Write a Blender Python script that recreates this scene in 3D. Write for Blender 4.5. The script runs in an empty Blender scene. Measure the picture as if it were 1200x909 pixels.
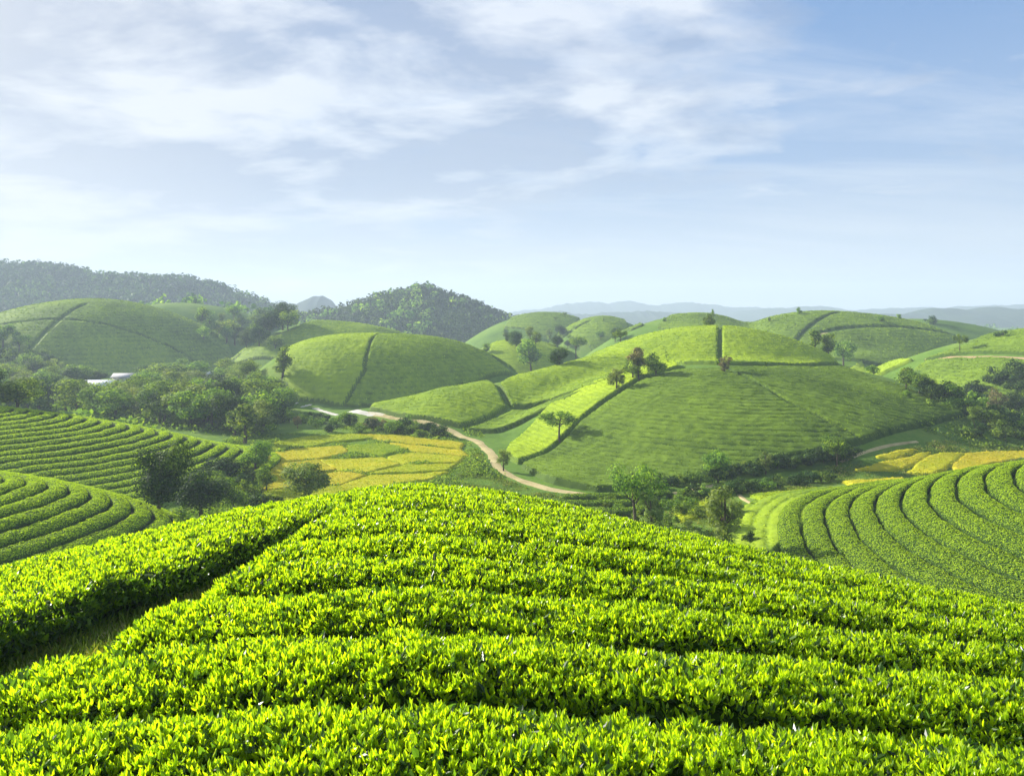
import bpy, math, random
import numpy as np
from mathutils import Vector

R = np.random.default_rng(7)
random.seed(7)
SC = bpy.context.scene
COL = SC.collection
F = 942.0          # focal length in photo pixels (photo 1200 x 909)
HZ = 362.0         # horizon row of the photo

# ------------------------------------------------------------------ camera, sky, sun, exposure
cam = bpy.data.cameras.new('camera')
cam.sensor_width = 36.0
cam.lens = 36.0 * F / 1200.0
cam.shift_y = -(454.5 - HZ) / 1200.0
cam.clip_start = 0.1
cam.clip_end = 20000
camo = bpy.data.objects.new('camera', cam)
camo.rotation_euler = (math.radians(90), 0, 0)
COL.objects.link(camo)
SC.camera = camo

SUN_EL = math.radians(24)
SUN_AZ = math.radians(-59)          # from straight ahead (+Y), negative = to the left
sun_dir = Vector((math.sin(SUN_AZ) * math.cos(SUN_EL), math.cos(SUN_AZ) * math.cos(SUN_EL), math.sin(SUN_EL)))
sl = bpy.data.lights.new('sun', 'SUN')
sl.energy = 5.0
sl.angle = math.radians(0.5)
sl.color = (1.0, 0.94, 0.84)
so = bpy.data.objects.new('sun', sl)
so.rotation_euler = sun_dir.to_track_quat('Z', 'Y').to_euler()
COL.objects.link(so)

SC.view_settings.view_transform = 'Standard'
SC.view_settings.look = 'None'
SC.view_settings.exposure = 1.35
SC.view_settings.gamma = 1.0
SC.view_settings.use_curve_mapping = False
SC.cycles.use_denoising = True
SC.cycles.max_bounces = 6
SC.cycles.transparent_max_bounces = 4
SC.cycles.volume_bounces = 1
SC.cycles.use_adaptive_sampling = True
SC.cycles.adaptive_threshold = 0.02


class NT:
    """small helper for node trees"""
    def __init__(s, tree):
        s.t = tree
        tree.nodes.clear()
    def n(s, kind, **kw):
        nd = s.t.nodes.new(kind)
        for k, v in kw.items():
            if k.startswith('i_'):
                key = k[2:]
                key = int(key) if key.isdigit() else key.replace('_', ' ')
                nd.inputs[key].default_value = v
            else:
                setattr(nd, k, v)
        return nd
    def l(s, a, b):
        s.t.links.new(a, b)
    def math(s, op, a, b=None, clamp=False):
        nd = s.n('ShaderNodeMath', operation=op, use_clamp=clamp)
        for i, v in enumerate((a, b)):
            if v is None:
                continue
            if isinstance(v, (int, float)):
                nd.inputs[i].default_value = v
            else:
                s.l(v, nd.inputs[i])
        return nd.outputs[0]
    def mix(s, f, a, b):
        nd = s.n('ShaderNodeMix', data_type='RGBA')
        for sock, v in ((nd.inputs[0], f), (nd.inputs[6], a), (nd.inputs[7], b)):
            if isinstance(v, (int, float)):
                sock.default_value = v
            elif isinstance(v, tuple):
                sock.default_value = v if len(v) == 4 else v + (1,)
            else:
                s.l(v, sock)
        return nd.outputs[2]
    def ramp(s, f, *stops):
        nd = s.n('ShaderNodeValToRGB')
        cr = nd.color_ramp
        while len(cr.elements) < len(stops):
            cr.elements.new(0.5)
        for e, (p, c) in zip(cr.elements, stops):
            e.position = p
            e.color = (c, c, c, 1) if isinstance(c, (int, float)) else c + (1,)
        s.l(f, nd.inputs[0])
        return nd.outputs[0]


def build_world():
    w = bpy.data.worlds.new('World')
    SC.world = w
    w.use_nodes = True
    k = NT(w.node_tree)
    out = k.n('ShaderNodeOutputWorld')
    bg = k.n('ShaderNodeBackground')
    bg.inputs[1].default_value = SKY_STRENGTH
    sky = k.n('ShaderNodeTexSky', sky_type='NISHITA', sun_disc=False)
    sky.sun_elevation = SUN_EL
    sky.sun_rotation = SUN_AZ
    sky.air_density = 1.0
    sky.dust_density = 0.6
    sky.ozone_density = 2.0
    tc = k.n('ShaderNodeTexCoord')
    sep = k.n('ShaderNodeSeparateXYZ')
    k.l(tc.outputs['Generated'], sep.inputs[0])
    zc = k.math('MAXIMUM', sep.outputs[2], 0.0)
    den = k.math('ADD', zc, 0.16)
    cmb = k.n('ShaderNodeCombineXYZ')
    k.l(k.math('DIVIDE', sep.outputs[0], den), cmb.inputs[0])
    k.l(k.math('DIVIDE', sep.outputs[1], den), cmb.inputs[1])
    cmb.inputs[2].default_value = 3.7

    def noise(scale, rot, stretch, off, detail=8.0, rough=.58, dist=.0):
        mp = k.n('ShaderNodeMapping')
        mp.inputs['Rotation'].default_value = (0, 0, math.radians(rot))
        mp.inputs['Scale'].default_value = stretch + (1.0,)
        mp.inputs['Location'].default_value = off
        k.l(cmb.outputs[0], mp.inputs[0])
        nz = k.n('ShaderNodeTexNoise', i_Scale=scale, i_Detail=detail, i_Roughness=rough, i_Distortion=dist)
        k.l(mp.outputs[0], nz.inputs['Vector'])
        return nz.outputs[0]

    big = noise(0.55, 20, (1.0, 1.15), CLOUD_OFF, 2.0, .5)
    det = noise(2.1, 20, (1.0, 1.2), CLOUD_OFF, 10.0, .58, .3)
    shade = noise(1.5, 20, (1.0, 1.2), (CLOUD_OFF[0] + .12, CLOUD_OFF[1] + .22, 0), 6.0, .55, .2)
    wisp = noise(1.3, -32, (0.55, 1.9), (2.1, .3, 0), 8.0, .62, .5)
    # cloud bank thicker on the sun side of the sky
    side = k.math('MULTIPLY', sep.outputs[0], -0.34)
    up = k.math('MULTIPLY', zc, 0.35)
    d0 = k.math('ADD', k.math('MULTIPLY', big, 0.60), k.math('MULTIPLY', det, 0.60))
    d0 = k.math('ADD', k.math('ADD', d0, side), up)
    cover = k.ramp(d0, (0.545, 0.0), (0.61, 0.48), (0.70, 0.86), (0.92, 1.0))
    belly = k.ramp(k.math('ADD', k.math('MULTIPLY', shade, .8), k.math('MULTIPLY', det, .2)), (0.42, 0.0), (0.53, 1.0))
    ccol = k.mix(belly, CLOUD_LIT, CLOUD_BELLY)
    base = k.mix(VEIL_BASE, sky.outputs[0], SKY_TINT)
    base = k.mix(k.ramp(wisp, (0.45, 0.0), (0.75, 0.40)), base, CLOUD_LIT)
    c = k.mix(k.math('MULTIPLY', cover, 0.9), base, ccol)
    c = k.mix(k.ramp(zc, (0.0, 0.92), (0.07, 0.72), (0.17, 0.26), (0.32, 0.0)), c, HORIZON)
    dot = k.n('ShaderNodeVectorMath', operation='DOT_PRODUCT')
    k.l(tc.outputs['Generated'], dot.inputs[0])
    dot.inputs[1].default_value = sun_dir
    c = k.mix(k.ramp(dot.outputs['Value'], (0.72, 0.0), (0.88, 0.30), (0.97, 0.75)), c, (5.3, 5.25, 5.2))
    k.l(c, bg.inputs[0])
    k.l(bg.outputs[0], out.inputs[0])


SKY_STRENGTH = 0.075
CLOUD_OFF = (1.75, 0.9, 0.0)
CLOUD_LIT = (4.9, 5.1, 5.4)
CLOUD_BELLY = (2.15, 2.65, 3.6)
SKY_TINT = (1.15, 2.05, 3.7)
VEIL_BASE = 0.88
HORIZON = (3.9, 4.3, 4.75)
HAZE_DENSITY = 0.00048
HAZE_COLOR = (0.58, 0.69, 0.86, 1)
build_world()

# ------------------------------------------------------------------ helpers
ALL = {}


def tag(o, label=None, cat=None, group=None, kind=None):
    if label: o['label'] = label
    if cat: o['category'] = cat
    if group: o['group'] = group
    if kind: o['kind'] = kind
    return o


def empty(name, loc):
    o = bpy.data.objects.new(name, None)
    o.empty_display_size = 0.2
    o.location = loc
    COL.objects.link(o)
    return o


def mesh_data(name, v, f, mats, tint=None, smooth=False, mat_idx=None):
    v = np.ascontiguousarray(v, dtype=np.float32)
    f = np.ascontiguousarray(f, dtype=np.int32)
    m = bpy.data.meshes.new(name)
    m.vertices.add(len(v))
    m.vertices.foreach_set('co', v.ravel())
    k = f.shape[1]
    m.loops.add(f.size)
    m.loops.foreach_set('vertex_index', f.ravel())
    m.polygons.add(len(f))
    m.polygons.foreach_set('loop_start', np.arange(0, f.size, k, dtype=np.int32))
    m.polygons.foreach_set('loop_total', np.full(len(f), k, dtype=np.int32))
    if smooth is True:
        m.polygons.foreach_set('use_smooth', np.ones(len(f), dtype=bool))
    elif smooth is not False:
        m.polygons.foreach_set('use_smooth', np.asarray(smooth, dtype=bool))
    if tint is not None:
        a = m.attributes.new('tint', 'FLOAT', 'POINT')
        a.data.foreach_set('value', np.ascontiguousarray(tint, dtype=np.float32))
    for mt in (mats if isinstance(mats, (list, tuple)) else [mats]):
        m.materials.append(mt)
    if mat_idx is not None:
        m.polygons.foreach_set('material_index', np.ascontiguousarray(mat_idx, dtype=np.int32))
    m.update(calc_edges=True)
    return m


def obj(name, me, parent=None, loc=None):
    o = bpy.data.objects.new(name, me)
    if loc is not None: o.location = loc
    if parent: o.parent = parent
    COL.objects.link(o)
    return o


def join(parts):
    """parts: list of (verts, faces(quads), tint)"""
    vs, fs, ts, n = [], [], [], 0
    for v, f, t in parts:
        vs.append(v); fs.append(f + n)
        ts.append(np.full(len(v), t, dtype=np.float32) if np.isscalar(t) else t)
        n += len(v)
    return np.concatenate(vs), np.concatenate(fs), np.concatenate(ts)


def _h(ix, iy, seed):
    n = (ix.astype(np.int64) * 374761393 + iy.astype(np.int64) * 668265263 + seed * 974711) & 0x7fffffff
    n = ((n ^ (n >> 13)) * 1274126177) & 0x7fffffff
    return ((n ^ (n >> 16)) & 0xffff) / 65535.0


def vnoise(x, y, seed=0):
    ix = np.floor(x); iy = np.floor(y)
    fx = x - ix; fy = y - iy
    fx = fx * fx * (3 - 2 * fx); fy = fy * fy * (3 - 2 * fy)
    a = _h(ix, iy, seed); b = _h(ix + 1, iy, seed)
    c = _h(ix, iy + 1, seed); d = _h(ix + 1, iy + 1, seed)
    return (a + (b - a) * fx + (c - a) * fy + (a - b - c + d) * fx * fy) * 2 - 1


def fbm(x, y, seed=0, octs=4, gain=0.5):
    s = 0; a = 1.0; n = 0
    for i in range(octs):
        s = s + a * vnoise(x * 2 ** i + 17 * i, y * 2 ** i - 9 * i, seed + i)
        n += a; a *= gain
    return s / n


def S(t):
    t = np.clip(t, 0, 1)
    return t * t * (3 - 2 * t)


def smax(a, b, k=2.0):
    h = np.maximum(k - np.abs(a - b), 0) / k
    return np.maximum(a, b) + h * h * k * 0.25


# ------------------------------------------------------------------ the shape of the land (camera eye is z = 0)
FA, FC, FK = 0.005, 2.5, 3.2


def canopy(x, y):
    """top of the tea on the near spur"""
    ye = np.maximum(y, 3.0)
    xe = x + 0.127 * ye
    e = FK * (np.sqrt(xe * xe + 0.04 * ye * ye) - 0.2 * ye)
    return -(FC + FA * (ye * ye + e * ye))


# hill: name -> (X, Y, top, axL, axR, ayF, ayB, base, power)
HILLS = {
    'main':   (37, 142, -9.8, 40, 46, 50, 40, -21.5, 1.0),
    'main_e': (58, 150, -10.9, 40, 27, 46, 35, -21.5, 1.0),
    'top':    (45, 178, -4.5, 42, 38, 36, 40, -20, 1.0),
    'mound':  (-38, 212, -7.3, 34, 46, 34, 36, -23, 1.5),
    'west':   (-166, 320, 3.4, 80, 67, 60, 60, -25, 0.95),
    'west_b': (-160, 385, 3.0, 70, 75, 50, 60, -25, 1.0),
    'east':   (111, 290, -1.4, 52, 78, 52, 50, -23, 1.0),
    'east_a': (70, 305, -2.2, 48, 40, 50, 50, -23, 1.0),
    'east_c': (180, 360, -4.4, 60, 70, 50, 60, -24, 1.0),
    'right':  (133, 190, -5.0, 52, 60, 58, 50, -21, 1.0),
    'far_a':  (18, 430, -2.4, 52, 48, 50, 50, -25, 1.0),
    'far_b':  (42, 372, -4.0, 32, 34, 40, 40, -24, 1.0),
    'far_c':  (2, 270, -11.0, 30, 32, 34, 40, -24, 1.0),
    'far_d':  (-72, 300, -5.0, 36, 62, 40, 40, -24, 1.0),
    'far_e':  (110, 250, -13.5, 28, 26, 24, 40, -22, 1.0),
    'knoll':  (50, 50, -11.2, 29, 32, 26, 35, -19.2, 1.0),
    'terr_a': (-84, 102, -12.2, 46, 54, 40, 22, -20.5, 0.9),
    'terr_b': (-46, 58, -12.7, 30, 23, 25, 16, -18.2, 1.1),
}
# ridges: crest points (X, Y, Z), cross slope, rounding, base
RIDGES = {
    'saddle': ([(-26, 151, -18.6), (-10, 150, -15.2), (4, 156, -13.2), (19, 166, -10.2)], 0.55, 4.0),
    'wood_w': ([(-900, 640, 50), (-560, 660, 42), (-445, 700, 36), (-408, 700, 33), (-349, 700, 24), (-297, 700, 23), (-267, 700, 17), (-237, 700, 3), (-200, 700, -7), (-150, 690, -18)], 0.42, 6.0),
    'wood_m': ([(-190, 540, -12), (-135, 550, -5), (-107, 556, 1.0), (-88, 560, 6.5), (-78, 560, 8.0), (-62, 560, 13.0), (-52, 560, 9.5), (-38, 562, 1.0), (-18, 563, -4.5), (8, 565, -9), (45, 570, -15)], 0.40, 2.0),
}


def dome(h, x, y):
    X, Y, top, al, ar, af, ab, base, pw = h
    dx = x - X; dy = y - Y
    rx = np.where(dx < 0, dx / al, dx / ar)
    ry = np.where(dy < 0, dy / af, dy / ab)
    r2 = rx * rx + ry * ry
    return top - (top - base) * np.power(r2, pw), np.sqrt(r2)


def ridge(rg, x, y):
    pts, slope, rnd = rg
    best = np.full(np.shape(x), -1e3)
    for (x0, y0, z0), (x1, y1, z1) in zip(pts[:-1], pts[1:]):
        dx, dy = x1 - x0, y1 - y0
        t = np.clip(((x - x0) * dx + (y - y0) * dy) / (dx * dx + dy * dy), 0, 1)
        d = np.hypot(x - x0 - t * dx, y - y0 - t * dy)
        z = z0 + (z1 - z0) * t - (np.sqrt((slope * d) ** 2 + rnd ** 2) - rnd)
        best = np.maximum(best, z)
    return best


def base_level(x, y):
    b = -20.6 + 3.4 * S((x - 4) / 26) * S((104 - y) / 45)
    b = b + 1.8 * S((-x - 12) / 25) * S((85 - y) / 30)
    b = b + 1.3 * S((x - 25) / 30) * S((y - 80) / 20) * S((150 - y) / 30)
    b = b - 2.0 * S((y - 130) / 70) - 4.5 * S((y - 230) / 300) - 10 * S((y - 700) / 1500)
    # rolling broken country far off
    b = b + 6.0 * S((y - 420) / 200) * fbm(x / 120, y / 120, 31, 3)
    b = b + 0.25 * fbm(x / 9, y / 9, 5, 3) * S((y - 40) / 30)
    return b


def T(x, y):
    x = np.asarray(x, dtype=np.float64); y = np.asarray(y, dtype=np.float64)
    z = base_level(x, y)
    for nm, h in HILLS.items():
        d, r = dome(h, x, y)
        z = smax(z, np.maximum(d, -60), 2.2 if h[1] < 250 else 3.5)
    for nm, rg in RIDGES.items():
        rr = ridge(rg, x, y)
        if nm.startswith('wood'):
            rr = rr + 3.4 * fbm(x / 45, y / 45, 77, 4)
        z = smax(z, rr, 2.0)
    z = smax(z, canopy(x, y) - 0.60, 1.5)
    return z


def hit(px, py, y0=25.0, y1=900.0, push=0.0):
    """ground point seen at a photo pixel; on a miss the nearest silhouette, pushed over the crest"""
    ys = np.linspace(y0, y1, int((y1 - y0) / 0.25) + 2)
    xs = (px - 600) / F * ys
    el = T(xs, ys) / ys
    s = -(py - HZ) / F
    ok = np.nonzero(el >= s)[0]
    if len(ok):
        i = ok[0]
        return float(xs[i]), float(ys[i])
    i = int(np.argmax(el))
    yy = ys[i] + push
    return float((px - 600) / F * yy), float(yy)


def Z(x, y):
    return float(T(np.array([x]), np.array([y]))[0])


# ------------------------------------------------------------------ materials
def new_mat(name):
    m = bpy.data.materials.new(name)
    m.use_nodes = True
    return m, NT(m.node_tree)


def leaf_mat(name, stops, trans=0.4, tcol_gain=1.6, rough=0.45, spec=0.5, rnd=0.15, noise=None):
    """foliage: colour by the per-leaf 'tint', light passes through the blade"""
    m, k = new_mat(name)
    out = k.n('ShaderNodeOutputMaterial')
    at = k.n('ShaderNodeAttribute', attribute_name='tint')
    c = k.ramp(at.outputs['Fac'], *stops)
    oi = k.n('ShaderNodeObjectInfo')
    hv = k.n('ShaderNodeHueSaturation')
    hv.inputs['Value'].default_value = 1.0
    k.l(k.math('ADD', k.math('MULTIPLY', oi.outputs['Random'], 2 * rnd), 1 - rnd), hv.inputs['Value'])
    k.l(k.math('ADD', k.math('MULTIPLY', oi.outputs['Random'], rnd * .15), .5 - rnd * .075), hv.inputs['Hue'])
    k.l(c, hv.inputs['Color'])
    col = hv.outputs[0]
    if noise:
        tcn = k.n('ShaderNodeNewGeometry')
        nz = k.n('ShaderNodeTexNoise', i_Scale=noise[0], i_Detail=4.0, i_Roughness=0.6)
        k.l(tcn.outputs['Position'], nz.inputs['Vector'])
        col = k.mix(k.ramp(nz.outputs[0], (0.35, 0.0), (0.7, noise[2])), col, noise[1])
    b = k.n('ShaderNodeBsdfPrincipled')
    b.inputs['Roughness'].default_value = rough
    b.inputs['Specular IOR Level'].default_value = spec
    k.l(col, b.inputs['Base Color'])
    tr = k.n('ShaderNodeBsdfTranslucent')
    mul = k.n('ShaderNodeMix', data_type='RGBA', blend_type='MULTIPLY')
    mul.inputs[0].default_value = 1.0
    k.l(col, mul.inputs[6])
    g = tcol_gain
    mul.inputs[7].default_value = (g * 1.0, g, g * 0.30, 1)
    k.l(mul.outputs[2], tr.inputs[0])
    mx = k.n('ShaderNodeMixShader')
    mx.inputs[0].default_value = trans
    k.l(b.outputs[0], mx.inputs[1]); k.l(tr.outputs[0], mx.inputs[2])
    k.l(mx.outputs[0], out.inputs[0])
    return m


def ground_mat(name, stops, scale, rough=0.9, bump=0.3, scale2=None):
    m, k = new_mat(name)
    out = k.n('ShaderNodeOutputMaterial')
    geo = k.n('ShaderNodeNewGeometry')
    nz = k.n('ShaderNodeTexNoise', i_Scale=scale, i_Detail=8.0, i_Roughness=0.65)
    k.l(geo.outputs['Position'], nz.inputs['Vector'])
    nb = k.n('ShaderNodeTexNoise', i_Scale=scale2 or scale * 12, i_Detail=4.0, i_Roughness=0.6)
    k.l(geo.outputs['Position'], nb.inputs['Vector'])
    f = k.math('ADD', k.math('MULTIPLY', nz.outputs[0], 0.7), k.math('MULTIPLY', nb.outputs[0], 0.3))
    c = k.ramp(f, *stops)
    b = k.n('ShaderNodeBsdfPrincipled')
    b.inputs['Roughness'].default_value = rough
    b.inputs['Specular IOR Level'].default_value = 0.03
    k.l(c, b.inputs['Base Color'])
    bp = k.n('ShaderNodeBump')
    bp.inputs['Strength'].default_value = bump
    bp.inputs['Distance'].default_value = 0.3
    k.l(nb.outputs[0], bp.inputs['Height'])
    k.l(bp.outputs[0], b.inputs['Normal'])
    k.l(b.outputs[0], out.inputs[0])
    return m


M = {}
M['ground'] = ground_mat('grass_ground', ((0.32, (0.05, 0.10, 0.016)), (0.5, (0.10, 0.18, 0.026)), (0.64, (0.16, 0.22, 0.04)), (0.78, (0.20, 0.17, 0.07))), 0.06, scale2=1.3)
M['path'] = ground_mat('trodden_earth', ((0.35, (0.28, 0.23, 0.11)), (0.6, (0.46, 0.39, 0.20))), 0.4, scale2=5)
M['concrete'] = ground_mat('pale_concrete', ((0.35, (0.42, 0.40, 0.34)), (0.6, (0.55, 0.53, 0.47))), 0.5, scale2=6)
M['red_earth'] = ground_mat('red_earth', ((0.35, (0.30, 0.20, 0.11)), (0.6, (0.42, 0.30, 0.18))), 0.4, scale2=5)
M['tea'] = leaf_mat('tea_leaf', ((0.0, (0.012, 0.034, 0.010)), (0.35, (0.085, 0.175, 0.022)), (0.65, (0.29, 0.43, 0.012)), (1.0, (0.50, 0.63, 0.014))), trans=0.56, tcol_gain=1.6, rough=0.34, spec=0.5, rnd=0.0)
M['tea_mid'] = leaf_mat('terrace_tea_leaf', ((0.0, (0.015, 0.04, 0.010)), (0.35, (0.05, 0.11, 0.016)), (0.7, (0.24, 0.37, 0.022)), (1.0, (0.40, 0.54, 0.022))), trans=0.40, tcol_gain=1.5, rough=0.65, spec=0.10, rnd=0.0)
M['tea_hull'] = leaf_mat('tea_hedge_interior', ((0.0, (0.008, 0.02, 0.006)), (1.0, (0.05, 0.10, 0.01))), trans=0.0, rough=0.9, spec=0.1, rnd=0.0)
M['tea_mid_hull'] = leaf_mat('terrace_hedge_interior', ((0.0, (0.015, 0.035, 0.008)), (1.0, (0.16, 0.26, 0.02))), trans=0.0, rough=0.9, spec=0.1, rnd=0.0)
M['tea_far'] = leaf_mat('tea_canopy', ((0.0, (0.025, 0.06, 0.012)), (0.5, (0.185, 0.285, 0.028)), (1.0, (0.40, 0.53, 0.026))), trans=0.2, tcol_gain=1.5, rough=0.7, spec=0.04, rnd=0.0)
M['rice'] = leaf_mat('ripe_rice', ((0.0, (0.12, 0.24, 0.015)), (0.35, (0.36, 0.42, 0.015)), (0.7, (0.58, 0.49, 0.035)), (1.0, (0.50, 0.38, 0.05))), trans=0.25, tcol_gain=1.2, rough=0.8, spec=0.04, rnd=0.06, noise=(0.16, (0.20, 0.30, 0.02), 0.22))
M['tree'] = leaf_mat('tree_leaf', ((0.0, (0.03, 0.075, 0.018)), (0.5, (0.135, 0.23, 0.04)), (1.0, (0.32, 0.42, 0.06))), trans=0.42, tcol_gain=1.5, rough=0.75, spec=0.06, rnd=0.18)
M['tree_dark'] = leaf_mat('dark_tree_leaf', ((0.0, (0.015, 0.04, 0.012)), (0.5, (0.034, 0.075, 0.018)), (1.0, (0.14, 0.22, 0.03))), trans=0.25, tcol_gain=1.4, rough=0.7, spec=0.08, rnd=0.15)
M['tree_pale'] = leaf_mat('pale_tree_leaf', ((0.0, (0.08, 0.12, 0.03)), (0.5, (0.18, 0.25, 0.06)), (1.0, (0.30, 0.35, 0.10))), trans=0.4, tcol_gain=1.3, rough=0.7, spec=0.1, rnd=0.12)
M['tree_rust'] = leaf_mat('rusty_tree_leaf', ((0.0, (0.08, 0.09, 0.03)), (0.5, (0.20, 0.19, 0.08)), (1.0, (0.34, 0.28, 0.14))), trans=0.35, tcol_gain=1.2, rough=0.7, spec=0.1, rnd=0.12)
M['grass'] = leaf_mat('grass_blade', ((0.0, (0.06, 0.11, 0.018)), (0.6, (0.17, 0.25, 0.035)), (1.0, (0.34, 0.30, 0.10))), trans=0.3, tcol_gain=1.3, rough=0.7, spec=0.06, rnd=0.05)
M['bark'] = ground_mat('bark', ((0.35, (0.06, 0.048, 0.035)), (0.65, (0.17, 0.14, 0.10))), 2.0, bump=0.6, scale2=18)
M['rock_far'] = ground_mat('wooded_slope', ((0.35, (0.02, 0.035, 0.02)), (0.65, (0.04, 0.06, 0.032))), 0.02, scale2=0.2)
M['wall'] = ground_mat('limewashed_wall', ((0.3, (0.62, 0.62, 0.58)), (0.7, (0.74, 0.73, 0.69))), 0.6, bump=0.1, scale2=8)
M['roof'] = ground_mat('pale_metal_roof', ((0.3, (0.50, 0.54, 0.60)), (0.7, (0.62, 0.66, 0.70))), 0.8, rough=0.4, bump=0.1, scale2=10)
M['roof_tile'] = ground_mat('grey_tile_roof', ((0.3, (0.30, 0.30, 0.30)), (0.7, (0.40, 0.40, 0.41))), 0.8, bump=0.3, scale2=8)
M['dark'] = ground_mat('dark_opening', ((0.3, (0.03, 0.035, 0.04)), (0.7, (0.05, 0.055, 0.06))), 1.0, rough=0.3, bump=0.0)

# ------------------------------------------------------------------ ground sheet
def grid_faces(nr, nc, wrap=False):
    i = np.arange(nr - 1)[:, None]
    jn = nc if wrap else nc - 1
    j = np.arange(jn)[None, :]
    a = i * nc + j; b = i * nc + (j + 1) % nc
    return np.stack([a, b, b + nc, a + nc], -1).reshape(-1, 4)


def build_ground():
    rr = [0.0, 1.0]
    while rr[-1] < 2900:
        rr.append(rr[-1] + max(0.35, rr[-1] * 0.0115))
    rr = np.array(rr)
    fine = np.radians(np.arange(-48, 48.01, 0.22))
    coarse = np.radians(np.arange(52, 308.1, 4.0))
    az = np.concatenate([fine, coarse])
    Rr, A = np.meshgrid(rr, az, indexing='ij')
    x = Rr * np.sin(A); y = Rr * np.cos(A)
    z = T(x, y)
    v = np.stack([x, y, z], -1).reshape(-1, 3)
    f = grid_faces(len(rr), len(az), wrap=True)[:, ::-1]
    me = mesh_data('ground', v, f, M['ground'], smooth=True)
    tag(obj('ground', me), 'grassy valley floor and earth slopes under the tea hills', 'ground', kind='structure')


build_ground()


def mountain(label, crest, slope, depth, amp, seed):
    """far blue range: crest given as (px, py) at one distance, with real slopes before and behind"""
    Yc, pts = crest
    pts = np.array(pts, float)
    X = (pts[:, 0] - 600) / F * Yc
    Zc = -(pts[:, 1] - HZ) / F * Yc
    xs = np.linspace(X[0], X[-1], 320)
    zs = np.interp(xs, X, Zc)
    zs = zs + Yc * (.0022 * fbm(xs / (Yc * .03), xs * 0, seed + 50, 5) + .0006 * vnoise(xs / (Yc * .004), xs * 0, seed))
    ys = np.linspace(-depth, depth, 70)
    gx, gy = np.meshgrid(xs, ys, indexing='ij')
    n = fbm(gx / (depth * .35), gy / (depth * .35), seed, 5)
    edge = np.minimum(S((gx - xs[0]) / (depth * .4)), S((xs[-1] - gx) / (depth * .4)))
    top = zs[:, None] + 40
    z = -40 + top * np.maximum(1 - np.abs(gy / depth) ** 1.3, 0) * (0.35 + .65 * edge) + amp * n * (0.15 + np.abs(gy) / depth)
    v = np.stack([gx, gy + Yc, z], -1).reshape(-1, 3)
    me = mesh_data('mountain', v, grid_faces(len(xs), len(ys))[:, ::-1], M['rock_far'], smooth=True)
    return tag(obj('mountain', me), label, 'mountain', 'blue mountains on the horizon', 'structure')


mountain('pointed blue mountain with two peaks behind the wooded ridges', (1250, [(290, 372), (312, 362), (330, 356), (345, 357), (355, 352), (368, 346), (378, 345), (388, 350), (400, 359), (420, 372)]), .4, 120, 5, 3)
mountain('faint pale blue range just visible above the middle hills', (2700, [(560, 368), (640, 362), (665, 356), (690, 353), (712, 356), (738, 351), (760, 357), (800, 354), (850, 358), (900, 362), (980, 368)]), .4, 340, 14, 4)
mountain('low blue range along the horizon past the eastern hills', (2300, [(820, 370), (900, 361), (960, 359), (1000, 362), (1050, 361), (1100, 360), (1140, 358), (1180, 358), (1240, 355), (1330, 357)]), .4, 320, 13, 6)
mountain('nearer blue wooded rise below the eastern horizon range', (1350, [(980, 376), (1030, 368), (1075, 366), (1090, 361), (1130, 363), (1160, 360), (1200, 361), (1260, 358), (1330, 362)]), .4, 220, 10, 9)
mountain('low hazy blue hills closing the gap behind the middle valley', (1700, [(580, 370), (640, 366), (700, 367), (760, 364), (800, 367), (850, 370)]), .4, 240, 9, 12)

# ------------------------------------------------------------------ leaves
def leaf_quads(p, axis, side, length, width, fold=0.25):
    """p base points, axis unit along blade, side unit across; six-vertex folded blades (2 quads)"""
    n = np.cross(axis, side)
    L = length[:, None]; W = (width * 0.5)[:, None]
    droop = -n * L * 0.06
    mid = n * W * fold
    a = p
    r1 = p + axis * L * 0.34 + side * W + mid
    r2 = p + axis * L * 0.74 + side * W * 0.72 + mid + droop * .5
    tp = p + axis * L + droop * 2
    l2 = p + axis * L * 0.74 - side * W * 0.72 + mid + droop * .5
    l1 = p + axis * L * 0.34 - side * W + mid
    v = np.stack([a, r1, r2, tp, l2, l1], 1).reshape(-1, 3)
    i = np.arange(len(p))[:, None] * 6
    f = np.concatenate([i + np.array([[0, 1, 2, 3]]), i + np.array([[0, 3, 4, 5]])], 1).reshape(-1, 4)
    return v, f


def quad_leaves(p, nrm, size, aspect=0.6):
    """simple diamond leaf-clumps facing nrm, random spin"""
    rv = R.normal(size=p.shape)
    a = np.cross(nrm, rv); a /= np.linalg.norm(a, axis=1, keepdims=True) + 1e-9
    b = np.cross(nrm, a)
    s = size[:, None]
    v = np.stack([p - a * s * .5, p + b * s * aspect * .5 + nrm * s * .08, p + a * s * .5, p - b * s * aspect * .5 + nrm * s * .08], 1).reshape(-1, 3)
    f = np.arange(len(p) * 4).reshape(-1, 4)
    return v, f


def unit(v):
    return v / (np.linalg.norm(v, axis=1, keepdims=True) + 1e-9)


def resample(pts, step):
    pts = np.asarray(pts, float)
    d = np.concatenate([[0], np.cumsum(np.hypot(*np.diff(pts, axis=0).T))])
    n = max(int(d[-1] / step) + 1, 3)
    s = np.linspace(0, d[-1], n)
    return np.stack([np.interp(s, d, pts[:, 0]), np.interp(s, d, pts[:, 1])], 1), s


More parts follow.
